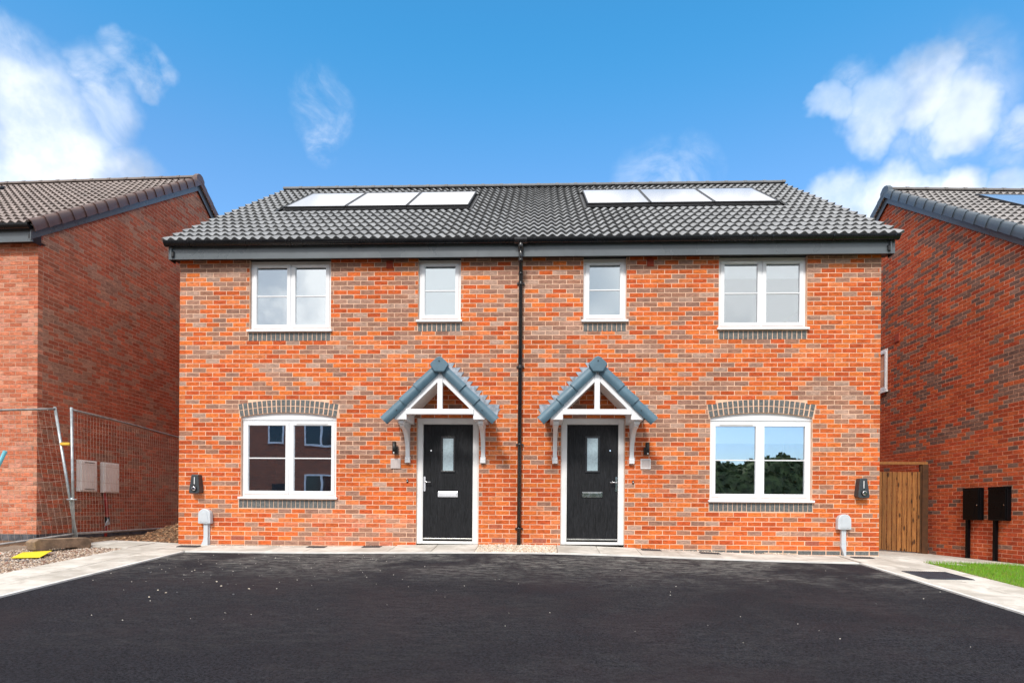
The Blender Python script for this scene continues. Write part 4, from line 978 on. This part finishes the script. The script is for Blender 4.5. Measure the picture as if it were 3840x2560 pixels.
# ------------------------------------------------------------------ neighbouring houses
def neighbour(name,label,loc,rz,x0,x1,gx,sd_,zoff,zb,col_side,col_front,mats,mort,tint,verge,ops_side=[],scoreside=None,tscore=None,skip=lambda x,y:False,sidecut=None):
    h=thing(name,label,'house',loc,rz)
    def span(z):
        zz=z-zoff
        if zz<4.93: return (0,9.2)
        d=(zz-4.93)/TAN+.05; return (d,9.2-d)
    poly=[(9.198,4.9+zoff),(4.6,8.05+zoff),(.002,4.9+zoff)]
    if sd_>0: wloc,wr=(gx,0,0),math.pi/2
    else: wloc,wr=(gx,9.2,0),-math.pi/2
    sw=wall(h,'side_wall',wloc,wr,9.2,zb,8.1+zoff,[],col_side,mats,mort,scoreside,ztop={'poly':poly,'span':span},cut=sidecut)
    fwl=wall(h,'front_wall',(x0,0,0),0,x1-x0,zb,4.725+zoff,[],col_front,mats,mort,lambda u,z:u*sd_,nind=120)
    MB().box(x0,x1,9.1,9.2,zb,4.75+zoff).obj('rear_wall',mort,h); xe=x0 if sd_>0 else x1
    MB().box(min(xe,xe+.1*sd_),max(xe,xe+.1*sd_),.1,9.1,zb,4.9+zoff).obj('far_side_wall',mort,h)
    nt_=int((x1-x0+.2)/TW)
    rx=(x1+.06-nt_*TW) if sd_>0 else x0-.06
    roof(h,rx,nt_,zoff,tint,skip,tscore,verge,sides=(sd_,))
    rake(h,gx,sd_,zoff)
    ea=eaves(h,rx-.0 if sd_>0 else x0-.04,(x1+.04) if sd_>0 else rx+nt_*TW,zoff,[],[x0+.5+.9*i for i in range(10)],None)
    q=MB(); q.box(x0+.1,x1-.1,.1,9.1,4.72+zoff,4.75+zoff); q.obj('ceiling',plaster,h)
    q=MB(); q.box(x0-.004,x1+.004,-.004,.3,zb-.08,zb) ; q.box(gx-.3 if sd_>0 else gx-.004,gx+.004 if sd_>0 else gx+.3,.3,9.2,zb-.08,zb); q.box(x0-.02,x1+.02,-.02,9.2,zb-.7,zb-.08)
    q.obj('plinth',simple('plinth_'+name,(.09,.09,.10),.9,.5,9,bmp=1,bscale=40),h)
    return h,sw
def sc_left(u,z): return -(u*1.0) - max(0,abs(z-2.4)-2.0)*.35
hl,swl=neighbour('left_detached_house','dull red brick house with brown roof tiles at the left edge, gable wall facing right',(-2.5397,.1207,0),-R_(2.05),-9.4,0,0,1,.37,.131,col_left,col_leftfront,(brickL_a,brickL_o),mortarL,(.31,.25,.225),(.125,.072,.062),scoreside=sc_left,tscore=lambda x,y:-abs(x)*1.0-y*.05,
   skip=lambda cx,cy: (-6.75<cx<-4.1 and 2.2<-.24+cy*math.cos(RANG)<3.95))
hl.children[0]
RH=(14.2249,.0026,0); RRZ=R_(2.70)
WSR=(9.2-1.23-4.35,9.2-1.23-3.365)   # window span on the right house gable, in wall u
rvent=(9.2-1.23-3.0,4.5375)
def rcut(za,zb):
    r=[]; zc=(za+zb)/2
    if 3.43<zc<4.41: r.append((WSR[0]-.003,WSR[1]+.003))
    if abs(zc-4.5375)<.08: r.append((rvent[0]-.082,rvent[0]+.082))
    return r
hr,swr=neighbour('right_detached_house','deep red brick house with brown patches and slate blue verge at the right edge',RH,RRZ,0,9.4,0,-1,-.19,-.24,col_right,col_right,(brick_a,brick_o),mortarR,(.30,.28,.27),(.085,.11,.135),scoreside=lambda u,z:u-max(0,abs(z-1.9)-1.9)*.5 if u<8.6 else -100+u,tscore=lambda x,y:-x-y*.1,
   sidecut=rcut,skip=lambda cx,cy:(1.4<cx<3.95 and 2.2<-.24+cy*math.cos(RANG)<3.95))
swr_w=window(swr,WSR[0],WSR[1],3.43,4.40,2,rev=-.004)
q=MB(); q.box(rvent[0]-.078,rvent[0]+.078,-.02,.02,rvent[1]-.09,rvent[1]+.09); q.obj('wall_vent',terra,swr,bevel=.006)
# their panels
def local_to_world(p,loc,rz):
    c,s=math.cos(rz),math.sin(rz); return (loc[0]+c*p[0]-s*p[1],loc[1]+s*p[0]+c*p[1],loc[2]+p[2])
def house_panel(loc,rz,x,zoff,w_,label):
    p=onroof(x,2.3,zoff); t_=local_to_world(p,loc,rz)
    m_=Euler((0,0,rz)).to_matrix()@Euler((RANG,0,0)).to_matrix()
    panel(t_,m_.to_euler(),w_,PH,label,'solar panels on neighbouring roofs')
for i in range(2): house_panel((-2.5397,.1207,0),-R_(2.05),-4.22-PWID*(i+1),.37,PWID-.012,['nearer','farther'][i]+' solar panel on the brown tiled roof at the left edge')
for i in range(2): house_panel(RH,RRZ,1.42+PWID*i,-.19,PWID-.012,['nearer','farther'][i]+' solar panel on the roof at the right edge')

# ------------------------------------------------------------------ meter boxes
def meter(loc,rz,w_,h_,mat,label,group,vents,pipe,door=True):
    t=thing('meter_box',label,'meter box',loc,rz,group)
    q=MB(); q.box(0,w_,-.08,0,0,h_); q.obj('box_body',mat,t,bevel=.010)
    q=MB(); q.prism([(.02,.02),(w_-.02,.02),(w_-.02,h_-.02),(.02,h_-.02)],'y',-.094,-.0805); dr=q.obj('box_door',mat,t,bevel=.006)
    q=MB(); q.prism([(w_*.3,.06),(w_*.7,.06),(w_*.8,h_*.55),(w_*.2,h_*.55)],'y',-.099,-.0945); q.obj('door_rib',mat,dr,bevel=.004)
    for k in vents: MB().box(w_*.22,w_*.8,-.0965,-.0945,k,k+.006).obj('vent_slot',dark,dr)
    MB().tube([(w_*.88,-.094,h_*.47),(w_*.88,-.099,h_*.47)],.009,8).obj('door_lock',chrome,dr)
    return t
# local frame of the left gable: x along wall = root +y ; outward = root +x
def on_left(u,z,out=.004):
    p=local_to_world((out,u,0),(-2.5397,.1207,0),-R_(2.05)); return (p[0],p[1],z)
RZL=-R_(2.05)+math.pi/2
meter(on_left(.86,.885),RZL,.425,.585,meterw,'left of the two off-white meter boxes on the left house, with vent slots','white meter boxes',(.535,.545,.04,.052),None)
meter(on_left(1.46,.88),RZL,.42,.588,meterw,'right of the two off-white meter boxes on the left house, red duct beneath it','white meter boxes',(),None)
p0=[on_left(1.53,.89,.04),on_left(1.56,.70,.05),on_left(1.60,.45,.05),on_left(1.57,.15,.05),on_left(1.56,-.05,.05)]
t=thing('cable_duct','red corrugated duct hanging from the right white meter box into the soil','duct',(0,0,0)); MB().tube(p0,[.024,.03,.026,.026,.026],10).obj('duct_pipe',redp,t)
pt=on_left(1.59,.36,.06); MB().tube([(pt[0],pt[1],pt[2]-.05),(pt[0],pt[1],pt[2]+.05)],.042,10).obj('tape_wrap',lampblk,t)
MB().add([(pt[0]+.03,pt[1]-.02,pt[2]+.03),(pt[0]+.05,pt[1]+.02,pt[2]-.09),(pt[0]+.03,pt[1]-.13,pt[2]-.13),(pt[0]+.06,pt[1]-.05,pt[2]-.02)],[(0,1,3),(1,2,3),(2,0,3),(0,2,1)]).obj('plastic_bag',bagm,t)
def on_right(yl,z,out=.004):   # yl measured like the wall probe: distance from the reference point
    p=local_to_world((-out,yl+1.23,0),RH,RRZ); return (p[0],p[1],z)
RZR=RRZ-math.pi/2
for (ya,wd_,z,label) in ((.830,.435,.488,'left of the two black meter boxes on the right house, nearer the timber gate'),(.205,.435,.488,'right of the two black meter boxes on the right house, nearer the picture edge')):
    tt=meter(on_right(ya,z),RZR,wd_,.585,meterb,label,'black meter boxes',(),None)
    q=MB(); q.box(-.0,wd_,-.085,-.001,.545,.60); q.obj('box_hood',meterb,tt,bevel=.008)
    px_= .10 if ya>.5 else .14; zg=-.26-z
    q=MB(); q.box(px_-.028,px_+.028,-.075,-.02,zg,-.001); q.obj('conduit',meterb,tt)
# ------------------------------------------------------------------ timber gate
t=thing('timber_gate','closed brown timber board gate with dark posts, between the brick pair and the right house','gate',(11.42,3.0,0))
gx0,gx1=1.28,2.40
k=0; x=.02
while x<gx1-.03:
    wd_=.1; tp=1.452+random.uniform(-.002,.002); zb_=g(11.42+x,3)-.0+.03
    MB().box(-wd_/2+.006,wd_/2-.006,-.011,.008,zb_,tp).obj('board',wood,t,(x+wd_/2,random.uniform(-.006,.0),0),(0,0,random.uniform(.05,.11)),bevel=.003); x+=.1005; k+=1
for z in (.05,.65,1.3): MB().box(.0,gx1,.014,.055,z,z+.09).obj('rail',wood,t)
MB().box(.0,2.52,-.05,.04,1.60,1.655).obj('head_beam',wood,t,bevel=.004)
MB().box(2.41,2.53,-.06,.06,g(13.9,3)-.1,1.598).obj('gate_post',woodd,t,bevel=.005)
MB().box(2.385,2.408,-.03,.03,g(13.9,3),1.598).obj('hinge_stile',woodd,t)
MB().box(-.0,.09,-.04,.05,-.2,1.598).obj('gate_post',woodd,t)
# ------------------------------------------------------------------ site fence
def fence(name,label,A,B,C_,D_,bow,extra,group='temporary site fence panels'):
    """A bottom start, B top start, C_ bottom end, D_ top end"""
    t=thing(name,label,'fence',(0,0,0),0,group)
    A,B,C_,D_=map(Vector,(A,B,C_,D_))
    def S(u,v):
        p=(A*(1-u)+C_*u)*(1-v)+(B*(1-u)+D_*u)*v
        nrm=(C_-A).cross(B-A).normalized(); return p+nrm*bow*math.sin(math.pi*u)*(1-.3*v)+nrm*.012*math.sin(u*9+v*5)
    MB().tube([A,B],.021,10).obj('fence_post',galv,t); MB().tube([C_,D_],.021,10).obj('fence_post',galv,t)
    MB().tube([S(i/12,.985) for i in range(13)],.018,8).obj('top_rail',galvr,t); MB().tube([S(i/12,.04) for i in range(13)],.018,8).obj('bottom_rail',galvr,t)
    q=MB(); L=(C_-A).length; n=int(L/.075)
    for i in range(1,n): q.tube([S(i/n,.04+.945*j/6) for j in range(7)],.0017,4,cap=False)
    for j in range(1,7): q.tube([S(i/24,.04+.945*j/7) for i in range(25)],.0019,4,cap=False)
    q.obj('wire_mesh',wirem,t); return t
def lerp(a,b,t): return tuple(p+(q-p)*t for p,q in zip(a,b))
A=(-1.28,-.61,.10); B=(-1.655,-.60,2.175); k_=3.6
fl=fence('site_fence','steel mesh fence panel running off the left edge above the yellow sign',A,B,tuple(p+q*k_ for p,q in zip(A,(-.72,-.59,-.23/1.6))),tuple(p+q*k_ for p,q in zip(B,(-.72,-.59,-.115))),0,None)
A2=(-1.335,-.60,.10); B2=(-1.385,-.60,2.17)
fr_=fence('site_fence','steel mesh fence panel running back between the two houses past the white meter boxes',A2,B2,(-1.67,3.3,.10),(-1.665,3.3,2.10),.05,None)
t=thing('fence_coupler','small orange yellow plastic clip joining the two fence posts','fence clip',(-1.47,-.60,1.595)); MB().box(-.075,.075,-.035,.035,-.022,.022).obj('clip_band',clipy,t,bevel=.006)
t=thing('fence_clamp','steel scaffold clamp low on the paired fence posts','fence clamp',(-1.355,-.61,.72)); q=MB(); q.tube([(0,0,-.025),(0,0,.025)],.03,8); q.tube([(-.07,-.02,0),(.09,-.02,0)],.010,6); q.obj('clamp_body',galv,t)
t=thing('fence_block','mud stained concrete fence block under the two fence posts','fence foot',(-1.265,-.98,g(-1.26,-1)+.0),math.atan2(.84,.29))
q=MB(); q.prism([(-.40,.02),(-.36,0),(-.22,0),(-.20,.03),(.20,.03),(.22,0),(.36,0),(.42,.03),(.42,.15),(.36,.175),(-.36,.175),(-.42,.14)],'y',-.10,.10); q.obj('block_body',concm,t,bevel=.010)
t=thing('fence_brace','light blue steel brace end poking in at the left edge','brace',(0,0,0)); MB().tube([(-1.578,-1.6,1.39),(-1.95,-1.62,.60)],.026,8).obj('brace_tube',bluep,t)
t=thing('yellow_sign','faded yellow plastic sign lying flat on the gravel below the fence','sign',(0,0,0))
cs=[(-1.20,-1.93),(-.90,-1.80),(-1.06,-1.38),(-1.44,-1.46)]
q=MB(); tp=[(x,y,g(x,y)+.022+(.03 if i in(2,) else 0)) for i,(x,y) in enumerate(cs)]; q.add(tp+[(x,y,z-.006) for x,y,z in tp],[(0,1,2,3),(7,6,5,4),(0,4,5,1),(1,5,6,2),(2,6,7,3),(3,7,4,0)]); sg=q.obj('sign_board',yellow,t)
q=MB(); 
for i in range(8):
    a=Vector(lerp(tp[3],tp[0],.42)); b=Vector(lerp(tp[2],tp[1],.42)); p=a.lerp(b,.22+.07*i)+Vector((0,0,.0035)); e=(b-a).normalized(); n_=Vector((-e.y,e.x,0)); w_=random.uniform(.004,.008)
    q.add([p,p+e*w_,p+e*w_+n_*.022,p+n_*.022],[(0,1,2,3)])
q.obj('worn_print',simple('worn_ink',(.25,.2,.02),.7),sg)
t=thing('plastic_scrap','torn scrap of orange plastic on the gravel at the left edge','litter',(-1.62,-1.75,g(-1.62,-1.75)+.01)); MB().add([(-.09,-.05,0),(.08,-.06,.01),(.10,.03,.03),(.01,.06,.045),(-.09,.04,.02),(.0,0,.05)],[(0,1,5),(1,2,5),(2,3,5),(3,4,5),(4,0,5)]).obj('scrap_sheet',orangep,t)
m=MB(); sheet(m,-1.35,-.75,-2.05,-1.5,6,6,-.006); m.obj('tar_patch',simple('tar_patch',(.10,.10,.105),.9,.3,20,bmp=1,bscale=60),kind='structure')
# ------------------------------------------------------------------ covers and grates in the paving
def cover(x0,x1,y0,y1,label,name,cat,mat,ribs,skew=0.,group=None):
    cx,cy=(x0+x1)/2,(y0+y1)/2; t=thing(name,label,cat,(cx,cy,g(cx,cy)),0,group)
    def Z(x,y): return g(cx+x,cy+y)-g(cx,cy)
    hx,hy=(x1-x0)/2,(y1-y0)/2
    def sheetbox(mb,a,b,c,d,z0,z1):
        v=[(x+skew*y,y,Z(x+skew*y,y)+z) for z in (z0,z1) for x,y in ((a,c),(b,c),(b,d),(a,d))]; mb.add(v,[(4,5,6,7),(0,1,5,4),(1,2,6,5),(2,3,7,6),(3,0,4,7)])
    q=MB(); sheetbox(q,-hx,hx,-hy,hy,-.01,.016); q.obj('cover_plate',mat,t)
    q=MB(); n=ribs
    for i in range(n):
        a=-hx+2*hx*(i+.15)/n; sheetbox(q,a,a+2*hx*.6/n,-hy+.008,hy-.008,.0155,.021)
    q.obj('cover_ribs',mat,t)
    return t
cover(10.905,11.485,-2.065,-1.485,'large ribbed blue grey inspection cover in the right path beside the lawn','inspection_cover','manhole cover',ribm,22)
gx=[(.17,.50,-.35,-.20),(2.26,2.56,-.30,-.13),(3.16,3.46,-.30,-.13),(7.62,7.93,-.26,-.11),(8.52,8.83,-.33,-.19),(10.86,11.17,-.33,-.18)]
gl=['small dark drain grate in the slabs by the left cable box','small dark drain grate in front of the lower left window','small dark drain grate just left of the left door slabs','small dark drain grate just right of the right door slabs','small dark drain grate under the left part of the lower right window','small dark drain grate by the right cable box']
for (a,b,c,d),l in zip(gx,gl): cover(a,b,c,d,l,'drain_grate','drain grate',gratem,9,.0,'drain grates in the front paving')
# ------------------------------------------------------------------ across the road (seen in the window reflections)
t=thing('opposite_house','dark brick house across the road, mirrored in the lower left window','house',(-7.5,-20,-.9),R_(0))
def bm_(b,p,o):
    P=b.n('ShaderNodeTexCoord').outputs['Object']; br=b.n('ShaderNodeTexBrick'); b.l(b.mapping(P,(1,1,1),(math.pi/2,0,0)),br.inputs['Vector']); br.inputs['Scale'].default_value=1; br.inputs['Brick Width'].default_value=.225; br.inputs['Row Height'].default_value=.075; br.inputs['Mortar Size'].default_value=.008
    br.inputs['Color1'].default_value=(.36,.13,.08,1); br.inputs['Color2'].default_value=(.24,.10,.07,1); br.inputs['Mortar'].default_value=(.28,.19,.14,1); b.l(br.outputs[0],p.inputs['Base Color']); p.inputs['Roughness'].default_value=.95
bo=material('far_brick',bm_)
MB().box(-6,6.0,-8,0,0,6.9).prism([(-8.4,6.9),(.4,6.9),(-4,9.2)],'x',-6.1,6.3).obj('wall',bo,t)
q=MB(); q.prism([(-8.5,5.3),(.5,5.3),(-4,8.4),(-4,8.55),(-8.7,5.4),(.7,5.4)][:3]+[(-4,8.6)][:0],'x',-6.3,6.4)
q=MB(); q.add([(-6.3,.5,6.8),(6.4,.5,6.8),(6.4,-4,9.4),(-6.3,-4,9.4)],[(0,1,2,3)]); q.add([(-6.3,-8.5,6.8),(6.4,-8.5,6.8),(6.4,-4,9.4),(-6.3,-4,9.4)],[(3,2,1,0)]); q.obj('roof',simple('far_roof',(.08,.075,.07),.8),t)
greyw=simple('far_window_frame',(.75,.82,.88),.5)
for (a,b,c,d) in ((-3.6,-2.2,4.6,5.9),(.17,1.02,4.62,5.9),(2.0,3.7,4.55,5.9),(-3.6,-2.0,1.5,3.1),(2.0,3.7,1.7,3.15)):
    q=MB(); q.box(a,b,.01,.07,c,c+.08); q.box(a,b,.01,.07,d-.08,d); q.box(a,a+.08,.01,.07,c+.08,d-.08); q.box(b-.08,b,.01,.07,c+.08,d-.08)
    if b-a>1: q.box((a+b)/2-.05,(a+b)/2+.05,.01,.07,c+.08,d-.08)
    fo=q.obj('window',greyw,t); MB().box(a+.08,b-.08,.02,.03,c+.08,d-.08).obj('pane',simple('far_pane',(.02,.03,.04),.1),fo)
MB().box(.4,1.3,.01,.07,.6,2.7).obj('door',simple('far_door',(.02,.02,.025),.4),t)
# wooded bank beyond the road on the right
q=MB(); 
nx_,ny_=120,26
for j in range(ny_):
    for i in range(nx_):
        pass
v=[]
for j in range(ny_):
    for i in range(nx_):
        x=8+62*i/(nx_-1); tt_=j/(ny_-1); y=-46-9*tt_
        prof=math.sin(math.pi*min(1,tt_*1.02))**.5 if tt_<1 else 0
        h=(6.6+.35*math.sin(x*.23)+.3*math.sin(x*.9+1)+.5*vnoise(x*1.4,0,2))*prof
        v.append((x,y,-1.6+h+.8*(vnoise(x*2,y*2,8)-.5)*prof))
q.add(v,[(j*nx_+i,j*nx_+i+1,(j+1)*nx_+i+1,(j+1)*nx_+i)[::-1] for j in range(ny_-1) for i in range(nx_-1)],smooth=False)
for k in range(9000):
    x=random.uniform(8,70); tt_=random.uniform(0,1)**.8*.62; y=-46-9*tt_
    h=(6.6+.35*math.sin(x*.23)+.3*math.sin(x*.9+1)+.5*vnoise(x*1.4,0,2))*math.sin(math.pi*tt_)**.5 if tt_>0 else 0
    c=Vector((x,y,-1.6+h*random.uniform(.9,1.05))); s=random.uniform(.12,.32); a=Vector((random.gauss(0,1),random.gauss(0,1),random.gauss(0,1))).normalized(); b=a.orthogonal().normalized(); e=a.cross(b)
    q.add([c+b*s,c+e*s,c-b*s,c-e*s],[(0,1,2,3)])
q.obj('woodland',leafm,kind='stuff',label='dark green wooded bank across the road, mirrored in the lower right window',category='trees')
